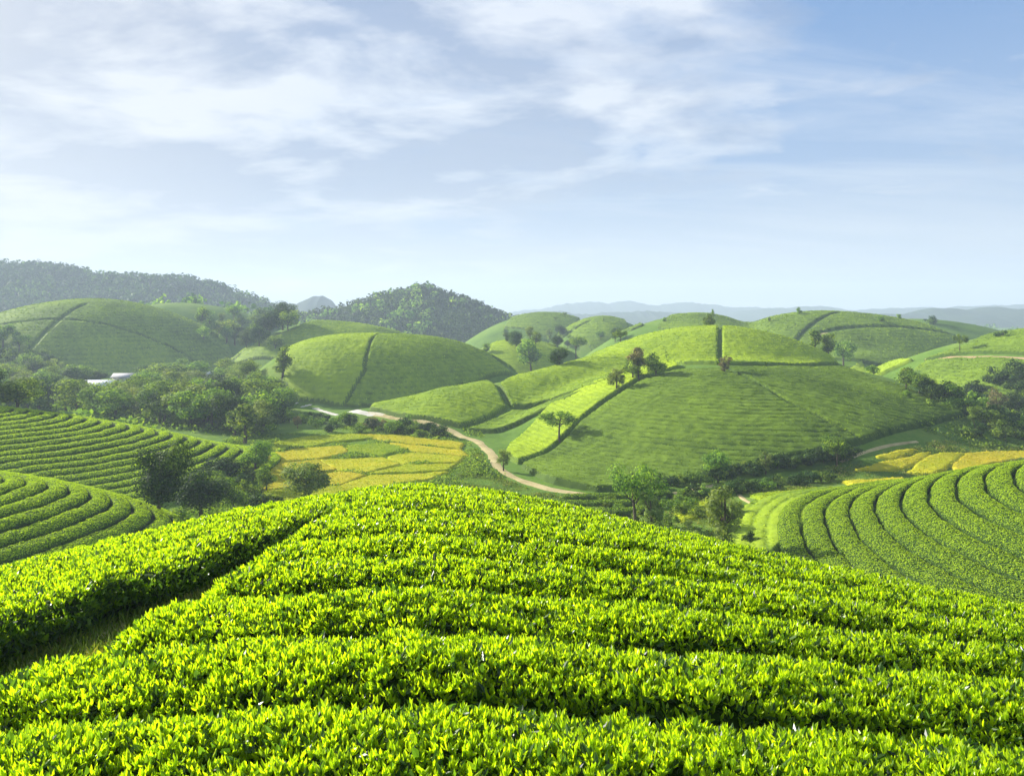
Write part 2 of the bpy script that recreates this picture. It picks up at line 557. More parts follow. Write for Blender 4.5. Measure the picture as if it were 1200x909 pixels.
def hedge(label, group, pts, width, height, ground, dens, size, step=0.3, ncs=9, seed=0, young_lit=0.7, shoots=None, rough=0.05, name='tea_hedge', round_p=3.0, wnoise=0.12, mat='tea_mid', flank=0.0):
    """one clipped row of tea along pts: a hull of inner twigs and leaves, and its leaves"""
    P, s = resample(pts, step)
    tan = np.gradient(P, axis=0); tan /= np.hypot(tan[:, 0], tan[:, 1])[:, None] + 1e-9
    nor = np.stack([-tan[:, 1], tan[:, 0]], 1)
    u = np.linspace(-1, 1, ncs)
    ang = np.sign(u) * (np.abs(u) ** 0.8)
    endf = np.minimum(S(s / (width * .6)), S((s[-1] - s) / (width * .6)))
    endf = 0.15 + 0.85 * endf
    wn = 1 + wnoise * fbm(s / 0.9 + seed * 3.1, s * 0 + seed, seed, 3)

    def surf(si, uu):
        """surface point for station index (float) and cross position"""
        px = np.interp(si, np.arange(len(P)), P[:, 0]); py = np.interp(si, np.arange(len(P)), P[:, 1])
        nx = np.interp(si, np.arange(len(P)), nor[:, 0]); ny = np.interp(si, np.arange(len(P)), nor[:, 1])
        w = np.interp(si, np.arange(len(P)), wn * endf) * width * .5
        e = np.interp(si, np.arange(len(P)), endf)
        au = np.abs(uu)
        # rounded-box section: flat top until |u|~.6, then down the flank
        off = np.where(au < .62, uu / .62 * .86, np.sign(uu) * (.86 + .14 * np.sin(np.clip((au - .62) / .2, 0, 1) * np.pi / 2) - .10 * np.clip((au - .82) / .18, 0, 1)))
        hz = np.where(au < .62, 1 - .14 * (au / .62) ** 2.2, .86 * (1 - ((au - .62) / .38) ** 1.35))
        x = px + nx * off * w; y = py + ny * off * w
        nz = rough * fbm(x / .45, y / .45, seed + 5, 3) + .05 * vnoise(x / 1.7, y / 1.7, seed)
        z = ground(x, y) + (height * hz + nz * np.minimum(1, hz * 2)) * (.25 + .75 * e)
        return np.stack([x, y, z], -1), hz

    I, U = np.meshgrid(np.arange(len(P), dtype=float), u, indexing='ij')
    hv, hz = surf(I.ravel(), U.ravel())
    cen = np.repeat(np.stack([P[:, 0], P[:, 1], ground(P[:, 0], P[:, 1]) + .3 * height], -1), ncs, 0)
    shrink = 0.90 if flank < .3 else 0.80
    hv = cen + (hv - cen) * shrink
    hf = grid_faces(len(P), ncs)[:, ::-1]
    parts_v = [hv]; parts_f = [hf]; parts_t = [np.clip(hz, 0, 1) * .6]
    nh = len(hf); off = len(hv)
    L = s[-1]
    area = L * (width + 2 * height * .8)
    # candidate points
    if callable(dens):
        dmax, dfun = dens(None, None), dens
    else:
        dmax, dfun = dens, None
    n = int(area * dmax)
    si = R.random(n) * (len(P) - 1); uu = R.random(n) * 2 - 1
    fl = R.random(n) < flank
    uu = np.where(fl, np.sign(uu) * (.80 + .2 * np.abs(uu)), uu)
    p, hz = surf(si, uu)
    sc = np.ones(n)
    if dfun:
        keep, scf = dfun(p[:, 0], p[:, 1])
        m = R.random(n) < keep
        si, uu, p, hz, sc = si[m], uu[m], p[m], hz[m], scf[m]
        n = len(p)
    e = 0.02
    p2, _ = surf(si + e / step, uu); p3, _ = surf(si, np.clip(uu + .02, -1, 1)); p3b, _ = surf(si, np.clip(uu - .02, -1, 1))
    nrm = unit(np.cross(p2 - p, p3 - p3b))
    nrm[nrm[:, 2] < -.2] *= -1
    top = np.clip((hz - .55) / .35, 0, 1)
    if shoots:
        lv, lf, lt = [], [], []
        k = 0
        up = np.array([[0, 0, 1.0]])
        rise = R.normal(size=n) * .018 + .03 * vnoise(p[:, 0] / .16, p[:, 1] / .16, seed + 41) * np.minimum(1, hz * 2)
        for j in range(shoots):
            old = (j >= shoots - 1)
            ax0 = unit(nrm * (.35 if not old else .7) + up * (.9 if not old else .15) + R.normal(size=p.shape) * (.34 if not old else .5))
            rv = unit(np.cross(ax0, R.normal(size=p.shape)))
            spl = (R.uniform(.12, .75, n) if not old else R.uniform(.7, 1.4, n))[:, None]
            axis = unit(ax0 * np.cos(spl) + rv * np.sin(spl))
            side = unit(np.cross(axis, ax0 + .25 * R.normal(size=p.shape)))
            ln = size * sc * (R.uniform(.65, 1.15, n) if not old else R.uniform(.9, 1.5, n))
            wd = ln * (R.uniform(.26, .40, n) if not old else R.uniform(.36, .5, n))
            low = (rise if not old else R.uniform(-.035, .08, n))[:, None]
            base = p - nrm * low
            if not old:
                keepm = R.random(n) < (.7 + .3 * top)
                t = np.clip(young_lit + .22 * R.normal(size=n), .3, 1) * top + (1 - top) * R.uniform(.2, .58, n)
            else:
                keepm = R.random(n) < .9
                t = np.where(top < .4, R.uniform(.05, .5, n), R.uniform(.0, .38, n))
            v, f = leaf_quads(base[keepm], axis[keepm], side[keepm], ln[keepm], wd[keepm])
            lv.append(v); lf.append(f + k); lt.append(np.repeat(t[keepm], 6)); k += len(v)
        lv = np.concatenate(lv); lf = np.concatenate(lf); lt = np.concatenate(lt)
    else:
        nn = unit(nrm + R.normal(size=p.shape) * .42)
        t = np.clip(young_lit + .25 * R.normal(size=n), 0, 1) * (.25 + .75 * top) + .04
        lv, lf = quad_leaves(p, nn, size * sc * R.uniform(.7, 1.4, n))
        lt = np.repeat(t, 4)
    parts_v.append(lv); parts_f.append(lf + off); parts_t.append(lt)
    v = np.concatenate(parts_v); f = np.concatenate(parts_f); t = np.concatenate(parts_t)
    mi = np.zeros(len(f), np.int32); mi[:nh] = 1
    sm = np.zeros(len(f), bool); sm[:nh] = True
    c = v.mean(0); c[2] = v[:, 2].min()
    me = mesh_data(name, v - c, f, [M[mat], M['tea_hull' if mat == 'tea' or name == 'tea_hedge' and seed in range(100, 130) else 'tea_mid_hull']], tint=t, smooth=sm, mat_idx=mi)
    o = obj(name, me, loc=c)
    return tag(o, label, 'tea hedge', group)


ORD = 'first second third fourth fifth sixth seventh eighth ninth tenth eleventh twelfth thirteenth fourteenth fifteenth sixteenth seventeenth eighteenth nineteenth twentieth'.split()
ORD += ['twenty-' + o for o in ORD[:9]] + ['thirtieth'] + ['thirty-' + o for o in ORD[:9]]

# ------------------------------------------------------------------ near slope: rows of tea
def near_dens(x, y):
    if x is None:
        return 780.0
    d = np.hypot(x, y)
    keep = np.clip((6.2 / d) ** 1.0, .2, 1)
    keep = np.where(d > 30, .07, keep)
    return keep, np.clip((d / 6.2) ** .12, .95, 1.3)


near_ground = lambda x, y: canopy(x, y) - 0.60


def alley_right(y):     # canopy edge of the big field beside the grassy alley
    return np.interp(y, [0, 5, 6.8, 7.2, 8.3, 11.8, 14.5, 30], [-5.2, -4.4, -3.75, -3.5, -3.15, -3.05, -3.05, -3.3])


def alley_left(y):
    return np.interp(y, [0, 8.6, 10.3, 11.2, 12.5, 15.3, 30], [-5.7, -5.5, -5.0, -4.35, -4.0, -3.64, -3.8])


def near_rows():
    sp = 1.35
    for k in range(19):
        yc = 3.35 + k * sp
        xr = .72 * yc + 3.5
        xl = alley_right(yc) - .5
        xs = np.linspace(xl, xr, 40)
        ys = yc + .16 * vnoise(xs / 4.5, xs * 0 + k * 2.3, 3) + .05 * vnoise(xs / 1.2, xs * 0 + k, 8)
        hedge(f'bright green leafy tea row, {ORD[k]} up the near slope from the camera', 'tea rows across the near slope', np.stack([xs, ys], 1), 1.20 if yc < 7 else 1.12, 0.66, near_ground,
              near_dens, .074, step=.16 if yc < 12 else .28, ncs=13, seed=k, shoots=5 if yc < 13 else 4, young_lit=.74, mat='tea', rough=.07 if yc < 8 else .045, flank=.15, wnoise=.10 if yc < 8 else .06)
    for k in range(14):
        y0 = max(3.0, 3.5 + k * 1.45)
        ys = np.linspace(y0, 29, 60)
        bank = .14 * vnoise(ys / .9, ys * 0, 71) + .20 * vnoise(ys / 2.7, ys * 0, 72) if k == 0 else 0
        xs = alley_left(ys) - .62 - k * 1.33 * (1 + .004 * (ys - 10)) + bank + .10 * vnoise(ys / 4.0, ys * 0 + k * 1.3, 13)
        lab = ('tea row forming the dark leafy bank of the grassy alley' if k == 0 else f'tea row beyond the grassy alley, {ORD[k]} in from its dark bank')
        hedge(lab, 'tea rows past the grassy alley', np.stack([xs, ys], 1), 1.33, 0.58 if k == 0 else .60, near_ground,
              near_dens, .074, step=.18, ncs=13, seed=40 + k, shoots=5, young_lit=.72, wnoise=.34 if k == 0 else .1, mat='tea', rough=.09, flank=.38 if k == 0 else .12)


near_rows()


M['alley'] = ground_mat('worn_grassy_earth', ((0.3, (0.06, 0.11, 0.02)), (0.5, (0.13, 0.17, 0.04)), (0.7, (0.24, 0.21, 0.09))), 0.9, scale2=9)


def alley_path():
    y = np.arange(3.0, 30, .2); rows = []
    for u in np.linspace(0, 1, 7):
        a = alley_left(y) - .5; b = alley_right(y) + .5
        x = a + (b - a) * u
        rows.append(np.stack([x, y, near_ground(x, y) + .02 + .03 * fbm(x / .5, y / .5, 3, 3)], 1))
    me = mesh_data('path', np.stack(rows, 1).reshape(-1, 3), grid_faces(len(y), 7)[:, ::-1], M['alley'], smooth=True)
    tag(obj('path', me), 'worn grassy earth alley beside the dark tea bank', 'path', kind='structure')


alley_path()


def alley_grass():
    n = 60000
    y = R.uniform(4.5, 24, n)
    t = R.random(n)
    a = alley_left(y) - .2; b = alley_right(y) + .2
    x = a + (b - a) * t
    d = fbm(x / .6, y / .6, 90, 3)
    m = R.random(n) < (.55 + .8 * d)
    x, y = x[m], y[m]
    p = np.stack([x, y, near_ground(x, y) - .01], 1)
    axis = unit(np.array([[0, 0, 1.0]]) + R.normal(size=p.shape) * .45)
    side = unit(np.cross(axis, R.normal(size=p.shape)))
    v, f = leaf_quads(p, axis, side, R.uniform(.06, .20, len(p)), R.uniform(.012, .026, len(p)))
    me = mesh_data('grass', v, f, M['grass'], tint=np.repeat(np.clip(.2 + R.random(len(p)) * .65 + .4 * d[m], 0, 1), 6))
    tag(obj('grass', me), 'short dry grass along the alley between the tea fields', 'grass', kind='stuff')


alley_grass()

# ------------------------------------------------------------------ terraced knolls: curved rows
def arc_rows(hname, radii, a0, a1, width, height, dens, size, labelf, group, seed, young_lit=.62, gap=None, step=.5):
    X, Y, top, al, ar, af, ab, base, pw = HILLS[hname]
    for k, r in enumerate(radii):
        th = np.radians(np.linspace(a0, a1, 80))
        dx = np.cos(th); dy = np.sin(th)
        x = X + r * np.where(dx < 0, al, ar) * dx
        y = Y + r * np.where(dy < 0, af, ab) * dy
        rn = 1 + .012 * fbm(th * 5, th * 0 + k * .15 + seed, seed, 2)
        x = X + (x - X) * rn; y = Y + (y - Y) * rn
        hedge(labelf(k), group, np.stack([x, y], 1), width, height, T, dens, size, step=step, ncs=9, seed=seed + k, young_lit=young_lit, rough=.07)


arc_rows('knoll', np.linspace(1.05, .12, 16), 70, 292, 1.66, .95, 150, .10,
         lambda k: f'long curved tea row on the terraced knoll, {ORD[k]} arc in from the valley', 'curved tea rows on the terraced knoll', 100, young_lit=.72)
arc_rows('terr_b', np.linspace(1.0, .14, 14), -120, 120, 1.24, .68, 140, .12,
         lambda k: f'hazy curved tea row on the lower western terrace, {ORD[k]} arc from its tip', 'curved tea rows on the lower western terrace', 140, young_lit=.92)
arc_rows('terr_a', np.linspace(1.0, .22, 24), -95, 80, 1.22, .68, 66, .16,
         lambda k: f'hazy curved tea row on the upper western terrace, {ORD[k]} arc from its tip', 'curved tea rows on the upper western terrace', 180, young_lit=.92, step=.7)

# ------------------------------------------------------------------ tea fields on the farther hills
KEEP_OUT = []


def poly_sd(x, y, P):
    P = np.asarray(P, float)
    n = len(P)
    d = np.full(x.shape, 1e9); ins = np.zeros(x.shape, bool)
    for i in range(n):
        a = P[i]; b = P[(i + 1) % n]
        e = b - a
        wx = x - a[0]; wy = y - a[1]
        t = np.clip((wx * e[0] + wy * e[1]) / (e @ e + 1e-12), 0, 1)
        d = np.minimum(d, np.hypot(wx - t * e[0], wy - t * e[1]))
        c = ((a[1] > y) != (b[1] > y)) & (x < (b[0] - a[0]) * (y - a[1]) / (b[1] - a[1] + 1e-12) + a[0])
        ins ^= c
    return np.where(ins, d, -d)


def tea_field(label, poly, res, hill, spacing=1.4, height=.85, rowdepth=.17, tuft=14, tsize=.3, alleys=(), seed=0, young_lit=.5, inset=.0, straight=None, group='tea fields on the hills'):  # leaf tone of a block also holds painted sun and shade
    """one block of clipped tea rows on a hillside, its edges real banks"""
    P = np.asarray(poly, float)
    KEEP_OUT.append(P)
    x0, y0 = P.min(0) - 1; x1, y1 = P.max(0) + 1
    xs = np.arange(x0, x1, res); ys = np.arange(y0, y1, res)
    gx, gy = np.meshgrid(xs, ys, indexing='ij')
    wob = .35 * fbm(gx / 3, gy / 3, seed + 60, 2)
    sd = poly_sd(gx, gy, P) - inset + wob * .5
    for (ax, ay), (bx, by), wd in alleys:
        e = np.array([bx - ax, by - ay]); 
        t = np.clip(((gx - ax) * e[0] + (gy - ay) * e[1]) / (e @ e), 0, 1)
        dd = np.hypot(gx - ax - t * e[0], gy - ay - t * e[1]) - wd * .5 + wob * .25
        sd = np.minimum(sd, dd)
    def rowphase(x, y):
        if straight is not None:
            q = (x * straight[0] + y * straight[1])
        else:
            X, Y, top, al, ar, af, ab, base, pw = HILLS[hill]
            _, r = dome(HILLS[hill], x, y)
            q = r * (al + ar + af + ab) / 4
        return q / spacing + .12 * fbm(x / 7, y / 7, seed, 2)
    def hgt(x, y, sd):
        ph = rowphase(x, y)
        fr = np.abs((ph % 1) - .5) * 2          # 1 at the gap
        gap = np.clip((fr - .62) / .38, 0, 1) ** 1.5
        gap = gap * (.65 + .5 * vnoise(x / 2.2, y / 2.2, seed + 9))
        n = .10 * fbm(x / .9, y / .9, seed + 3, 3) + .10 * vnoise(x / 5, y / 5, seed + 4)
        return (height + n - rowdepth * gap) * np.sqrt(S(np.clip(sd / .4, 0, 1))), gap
    h, gap = hgt(gx, gy, sd)
    z = T(gx, gy) + np.where(sd > 0, h, -.35)
    nr, nc = gx.shape
    ins = sd > -res * 1.6
    fi = ins[:-1, :-1] | ins[1:, :-1] | ins[:-1, 1:] | ins[1:, 1:]
    fa = grid_faces(nr, nc)[:, ::-1][fi.ravel()]
    used = np.unique(fa)
    remap = np.full(nr * nc, -1, np.int64); remap[used] = np.arange(len(used))
    v = np.stack([gx, gy, z], -1).reshape(-1, 3)[used]
    fa = remap[fa]
    big = fbm(gx / 14, gy / 14, seed + 21, 3)
    tint = np.clip((young_lit + .25 * big + .12 * vnoise(gx / .8, gy / .8, seed + 30) - .30 * gap) * np.where(sd < .35, .35, 1), 0, 1)
    tint = tint.ravel()[used]
    nf = len(fa)
    area = abs(np.sum(P[:, 0] * np.roll(P[:, 1], -1) - np.roll(P[:, 0], -1) * P[:, 1])) / 2
    n = int(area * tuft)
    vv, ff, tt = [v], [fa], [tint]
    if n:
        x = R.uniform(x0, x1, int(n * (x1 - x0) * (y1 - y0) / area)); y = R.uniform(y0, y1, len(x))
        s_ = poly_sd(x, y, P) - inset
        for (ax, ay), (bx, by), wd in alleys:
            e = np.array([bx - ax, by - ay])
            t = np.clip(((x - ax) * e[0] + (y - ay) * e[1]) / (e @ e), 0, 1)
            s_ = np.minimum(s_, np.hypot(x - ax - t * e[0], y - ay - t * e[1]) - wd * .5)
        m = s_ > .12
        x, y, s_ = x[m], y[m], s_[m]
        h, gap = hgt(x, y, s_)
        p = np.stack([x, y, T(x, y) + h - .02], 1)
        ex = .3
        gxn = (T(x + ex, y) - T(x - ex, y)) / (2 * ex); gyn = (T(x, y + ex) - T(x, y - ex)) / (2 * ex)
        nn = unit(unit(np.stack([-gxn, -gyn, np.ones_like(gxn)], 1)) + R.normal(size=p.shape) * .38)
        lv, lf = quad_leaves(p, nn, tsize * R.uniform(.6, 1.3, len(p)), .7)
        t = np.clip(young_lit + .14 + .25 * fbm(x / 14, y / 14, seed + 21, 3) + .12 * R.normal(size=len(p)) - .3 * gap, 0, 1)
        ff.append(lf + len(v)); vv.append(lv); tt.append(np.repeat(t, 4))
    v = np.concatenate(vv); f = np.concatenate(ff); t = np.concatenate(tt)
    sm = np.zeros(len(f), bool); sm[:nf] = True
    c = v.mean(0)
    me = mesh_data('tea_field', v - c, f, M['tea_far'], tint=t, smooth=sm)
    return tag(obj('tea_field', me, loc=c), label, 'tea field', group, 'stuff')


def pp(pts, y0, y1, push=4.0):
    return [hit(px, py, y0, y1, push) for px, py in pts]


def al(a, b, y0, y1, w=1.1):
    return (hit(*a, y0, y1), hit(*b, y0, y1), w)


tea_field('broad shaded tea slope facing the camera on the central hill', pp([(611, 549), (680, 500), (756, 449), (800, 437), (848, 437), (922, 477), (1007, 521), (960, 535), (880, 548), (800, 564), (750, 574), (700, 577), (650, 568)], 80, 155), .22, 'main', seed=1, rowdepth=.24, spacing=1.05, young_lit=.33, inset=-.2, tuft=30, tsize=.22)  # lowered leaf tone paints the shade of this face into its colour
tea_field('shaded tea slope east of the diagonal ditch on the central hill', pp([(850.5, 436), (900, 435), (986, 434), (1030, 450), (1132, 489), (1090, 500), (1010, 521), (923.5, 475.5)], 90, 162), .24, 'main_e', seed=2, rowdepth=.24, spacing=1.05, young_lit=.33, inset=-.2, tuft=26, tsize=.23)  # same darkened tone, slope shade put into the tea colour
tea_field('narrow sunlit yellow-green tea strip on the western flank of the central hill', pp([(590, 536), (596, 524), (640, 482), (700, 450), (745, 428), (780, 424), (798, 433), (753, 446), (680, 496), (607, 545)], 85, 158, 7), .24, 'main', seed=3, rowdepth=.24, spacing=1.05, young_lit=.85, tuft=26, tsize=.22)  # brighter leaf tone stands in for sun on this flank
tea_field('sunlit tea dome on top of the central hill, west of its short ditch', pp([(700, 424), (690, 414), (735, 392), (770, 380), (842.5, 376), (842.5, 429), (800, 428), (770, 424)], 140, 200, 10), .28, 'top', seed=4, rowdepth=.24, spacing=1.05, young_lit=.74, tuft=9, tsize=.34)  # tone raised, so sunlight on the dome sits in its colour
tea_field('sunlit tea dome on top of the central hill, east of its short ditch', pp([(845.5, 376), (900, 388), (960, 414), (984, 430), (900, 431), (845.5, 431)], 140, 200, 10), .28, 'top', seed=5, rowdepth=.24, spacing=1.05, young_lit=.78, tuft=9, tsize=.34)  # sunlit look of this side painted by a lighter tone
tea_field('low rounded tea block at the foot of the saddle above the dirt track', pp([(432, 482), (470, 466), (520, 454), (580, 454), (594, 480), (560, 497), (540, 503), (480, 492)], 125, 190, 6), .28, 'main', seed=6, rowdepth=.24, spacing=1.05, young_lit=.60, tuft=9, tsize=.32, straight=(.35, .94))
tea_field('tea slope rising along the saddle to the central hilltop', pp([(584, 453), (640, 432), (690, 412), (738, 424), (735, 440), (700, 455), (640, 474), (598, 480)], 128, 190, 6), .28, 'main', seed=7, rowdepth=.24, spacing=1.05, young_lit=.58, tuft=9, tsize=.32, straight=(.35, .94))
tea_field('rough grassy tea strip in the dip below the saddle', pp([(545, 506), (600, 484), (690, 460), (660, 474), (620, 492), (580, 508)], 100, 175, 2), .3, 'main', seed=8, young_lit=.45, tuft=7, tsize=.35, straight=(.35, .94))

mx = al((452, 396), (402, 478), 165, 225, .3)
tea_field('smooth sunlit half of the rounded mound, west of its dark ditch', pp([(452, 388), (400, 384), (355, 395), (333, 415), (330, 450), (350, 472), (401, 478), (425, 440)], 165, 222, 14), .34, 'mound', seed=9, rowdepth=.24, spacing=1.05, young_lit=.82, tuft=7, tsize=.38, inset=-.1)  # lit half: sunlight painted as a lighter leaf tone
tea_field('smooth shaded half of the rounded mound, east of its dark ditch', pp([(453, 388), (500, 386), (560, 412), (600, 440), (560, 452), (520, 462), (440, 478), (404, 478), (428, 440)], 160, 222, 14), .34, 'mound', seed=10, rowdepth=.24, spacing=1.05, young_lit=.56, tuft=7, tsize=.38, inset=-.1)  # shaded half: same tea, its shade painted as a darker tone
wx = al((100, 358), (10, 440), 240, 330, 1.4)
wy = al((-60, 398), (300, 398), 240, 330, .5)
tea_field('big hazy rounded tea hill below the wooded western ridge', pp([(-120, 420), (-100, 370), (0, 360), (60, 345), (130, 343), (190, 360), (250, 385), (300, 410), (270, 425), (150, 440), (40, 448), (-60, 450)], 240, 330, 18), .6, 'west', seed=11, young_lit=.45, tuft=2.2, tsize=.7, alleys=[wx, wy], spacing=2.2)
ex = al((985, 368), (930, 405), 235, 300, 1.2)
ey = al((960, 393), (1110, 393), 230, 300, 1.8)
tea_field('dark green tea hill beyond the central hill, crossed by a farm track', pp([(905, 410), (900, 380), (930, 362), (1000, 362), (1060, 375), (1130, 405), (1090, 425), (1000, 424), (940, 425)], 225, 300, 14), .5, 'east', seed=12, young_lit=.40, tuft=2.6, tsize=.6, alleys=[ex, ey], spacing=2.0)
tea_field('low dark tea ridge directly behind the central hilltop', pp([(770, 385), (800, 365), (860, 364), (910, 370), (935, 385), (900, 400), (800, 400)], 240, 315, 14), .5, 'east_a', seed=13, young_lit=.42, tuft=2.4, tsize=.6, spacing=2.0)
tea_field('flat pale tea shoulder between the eastern hills', pp([(990, 440), (1010, 424), (1070, 424), (1090, 434), (1060, 446), (1020, 450)], 195, 262, 8), .45, 'far_e', seed=14, young_lit=.68, tuft=4, tsize=.45)
tea_field('upper tea slope on the eastern hill above the red earth track', pp([(1080, 424), (1130, 408), (1200, 386), (1290, 380), (1290, 418), (1200, 417), (1130, 416)], 140, 200, 14), .38, 'right', seed=15, young_lit=.40, tuft=5, tsize=.42)
tea_field('rough lower tea slope on the eastern hill below the red earth track', pp([(1070, 436), (1085, 426), (1130, 422), (1200, 424), (1290, 424), (1290, 500), (1190, 490), (1130, 470), (1095, 455)], 120, 190, 3), .38, 'right', seed=16, young_lit=.45, tuft=7, tsize=.42, rowdepth=.5)
tea_field('pale sunlit tea mound between the rounded mound and the saddle', pp([(560, 425), (575, 405), (600, 398), (650, 400), (680, 415), (650, 430), (600, 436)], 215, 282, 10), .45, 'far_c', seed=17, young_lit=.8, tuft=3.5, tsize=.5, spacing=1.8)
tea_field('tea hill with a diagonal track, right behind the saddle trees', pp([(655, 398), (680, 376), (705, 368), (730, 370), (755, 390), (740, 405), (690, 405)], 300, 382, 10), .6, 'far_b', seed=18, young_lit=.48, tuft=2, tsize=.7, alleys=[al((690, 378), (660, 398), 300, 380, 2.2)], spacing=2.2)
tea_field('dull hazy tea hill below the shoulder of the wooded peak', pp([(590, 385), (605, 366), (650, 362), (680, 374), (675, 392), (640, 396)], 350, 440, 12), .7, 'far_a', seed=19, young_lit=.42, tuft=1.5, tsize=.8, spacing=2.4)
tea_field('pale tea slope peeping over the rounded mound', pp([(268, 432), (290, 410), (345, 388), (380, 374), (430, 376), (500, 382), (540, 398), (480, 402), (400, 412), (330, 425)], 240, 310, 12), .5, 'far_d', seed=20, young_lit=.50, tuft=2.4, tsize=.6, spacing=2.0)
tea_field('flat light green tea field at the foot of the terraced knoll', pp([(846, 620), (870, 598), (910, 584), (960, 576), (1060, 573), (1030, 582), (1000, 590), (965, 606), (943, 624), (906, 655), (850, 652)], 50, 100, 2), .22, 'knoll', seed=22, young_lit=.56, tuft=22, tsize=.2, spacing=1.2, height=.6, rowdepth=.25)

for i, (pl, w) in enumerate([([(655, 588), (700, 589), (752, 587), (790, 583)], 1.3), ([(640, 594), (690, 597), (745, 596), (775, 593)], 1.3), ([(668, 604), (720, 607), (770, 603)], 1.4)]):
    hedge(f'dark stepped tea row below the dirt track, {ORD[i]} step down', 'stepped tea rows below the dirt track', [hit(a, b, 60, 110) for a, b in pl], w, .9, T, 60, .16, step=.5, ncs=9, seed=300 + i, young_lit=.45)

# ------------------------------------------------------------------ rice plots
def rice(label, poly, color, seed, height=.32, res=.25, y0=60, y1=170):
    P = np.array(pp(poly, y0, y1))
    KEEP_OUT.append(P)
    x0, y0_ = P.min(0) - .5; x1, y1_ = P.max(0) + .5
    gx, gy = np.meshgrid(np.arange(x0, x1, res), np.arange(y0_, y1_, res), indexing='ij')
    sd = poly_sd(gx, gy, P) + .28 + .4 * fbm(gx / 2.5, gy / 2.5, seed, 3)
    level = np.median(T(P[:, 0], P[:, 1]))
    h = (height + .07 * fbm(gx / .7, gy / .7, seed + 2, 3)) * np.sqrt(S(sd / .35))
    z = T(gx, gy) + np.where(sd > 0, h, -.3)
    fi = (sd > -res * 1.5)
    fi = fi[:-1, :-1] | fi[1:, :-1] | fi[:-1, 1:] | fi[1:, 1:]
    fa = grid_faces(*gx.shape)[:, ::-1][fi.ravel()]
    used = np.unique(fa); remap = np.full(gx.size, -1, np.int64); remap[used] = np.arange(len(used))
    v = np.stack([gx, gy, z], -1).reshape(-1, 3)[used]
    t = np.clip(color + .13 * fbm(gx / 3.5, gy / 1.8, seed + 7, 3) + .06 * R.normal(size=gx.shape), 0, 1).ravel()[used]
    n = int((sd > .1).sum() * res * res * 22)
    idx = R.choice(np.nonzero((sd > .1).ravel())[0], n)
    p = np.stack([gx.ravel()[idx], gy.ravel()[idx], z.ravel()[idx]], 1) + R.uniform(-res, res, (n, 3)) * [.5, .5, .1]
    nn = unit(R.normal(size=p.shape) * .6 + [0, 0, .8])
    lv, lf = quad_leaves(p, nn, R.uniform(.12, .26, n), .6)
    lt = np.repeat(np.clip(color + .09 * R.normal(size=n), 0, 1), 4)
    vv = np.concatenate([v, lv]); ff = np.concatenate([remap[fa], lf + len(v)]); tt = np.concatenate([t, lt])
    c = vv.mean(0)
    me = mesh_data('rice_plot', vv - c, ff, M['rice'], tint=tt)
    return tag(obj('rice_plot', me, loc=c), label, 'rice plot', 'rice plots on the valley floor')


# eastern paddies
rice('small golden rice plot farthest up the eastern paddy terraces', [(1030, 537), (1053, 530), (1078, 528), (1047, 541)], .60, 1)
rice('wedge of golden rice between two curving bunds on the eastern terraces', [(1003, 552), (1046, 543), (1092, 531), (1084, 539), (1058, 551)], .58, 2)
rice('brightest yellow rice plot in the middle of the eastern terraces', [(1064, 556), (1083, 541), (1100, 533), (1127, 534), (1114, 546), (1094, 557)], .54, 3)
rice('orange-yellow rice plot next to the terraced knoll crest', [(1120, 545), (1132, 532), (1200, 530), (1240, 532), (1160, 545), (1116, 558)], .66, 4)
rice('long golden rice plot in front of the shrubby bund by the knoll', [(988, 566), (1057, 562), (1066, 571), (1017, 574)], .6, 5)
rice('yellow-green rice plot behind the sparse tree of the near valley', [(792, 596), (830, 590), (838, 604), (800, 612)], .30, 6)
rice('green rice plot beside the pale footpath in the valley', [(880, 583), (960, 574), (985, 574), (900, 590)], .22, 7)
# western paddies
WP = [
    ('yellow-green rice plot along the tree-lined top of the western paddies', [(318, 521), (360, 513), (415, 510), (440, 514), (380, 521)], .30),
    ('fresh green rice plot at the upper corner of the western paddies', [(300, 524), (316, 521), (380, 522), (340, 528), (300, 530)], .26),
    ('golden strip of rice running under the roadside bushes', [(420, 511), (470, 512), (545, 521), (540, 527), (455, 519)], .56),
    ('orange rice plot in the middle of the western paddies', [(306, 533), (345, 528), (400, 525), (410, 532), (370, 540), (308, 543)], .62),
    ('bright green rice plot in the heart of the western paddies', [(405, 524), (450, 521), (478, 527), (450, 536), (412, 533)], .20),
    ('ochre rice plot near the dark valley trees', [(303, 546), (372, 541), (392, 552), (350, 561), (306, 560)], .66),
    ('long ochre rice plot below the bright green one', [(376, 541), (448, 538), (470, 546), (430, 556), (396, 552)], .52),
    ('golden rice strip curving beside the dirt track', [(458, 521), (540, 529), (548, 536), (482, 530)], .60),
    ('narrow yellow rice terrace second from the track bend', [(455, 537), (484, 532), (545, 538), (538, 544), (475, 545)], .46),
    ('narrow yellow rice terrace third from the track bend', [(436, 557), (474, 547), (534, 546), (524, 553), (465, 556)], .40),
    ('ochre rice plot behind the feathery bamboo bush', [(308, 563), (352, 562), (398, 555), (430, 559), (400, 570), (310, 576)], .62),
    ('lowest golden rice terrace touching the near tea slope', [(402, 571), (436, 560), (522, 555), (505, 563), (450, 572), (400, 578)], .50),
    ('yellow-green rice edge fading into the near tea slope', [(310, 578), (398, 572), (440, 576), (420, 590), (300, 592)], .36),
]
for i, (lb, pl, c) in enumerate(WP):
    rice(lb, pl, c, 20 + i, y0=70)

# ------------------------------------------------------------------ tracks and footpaths
TRACKS = []


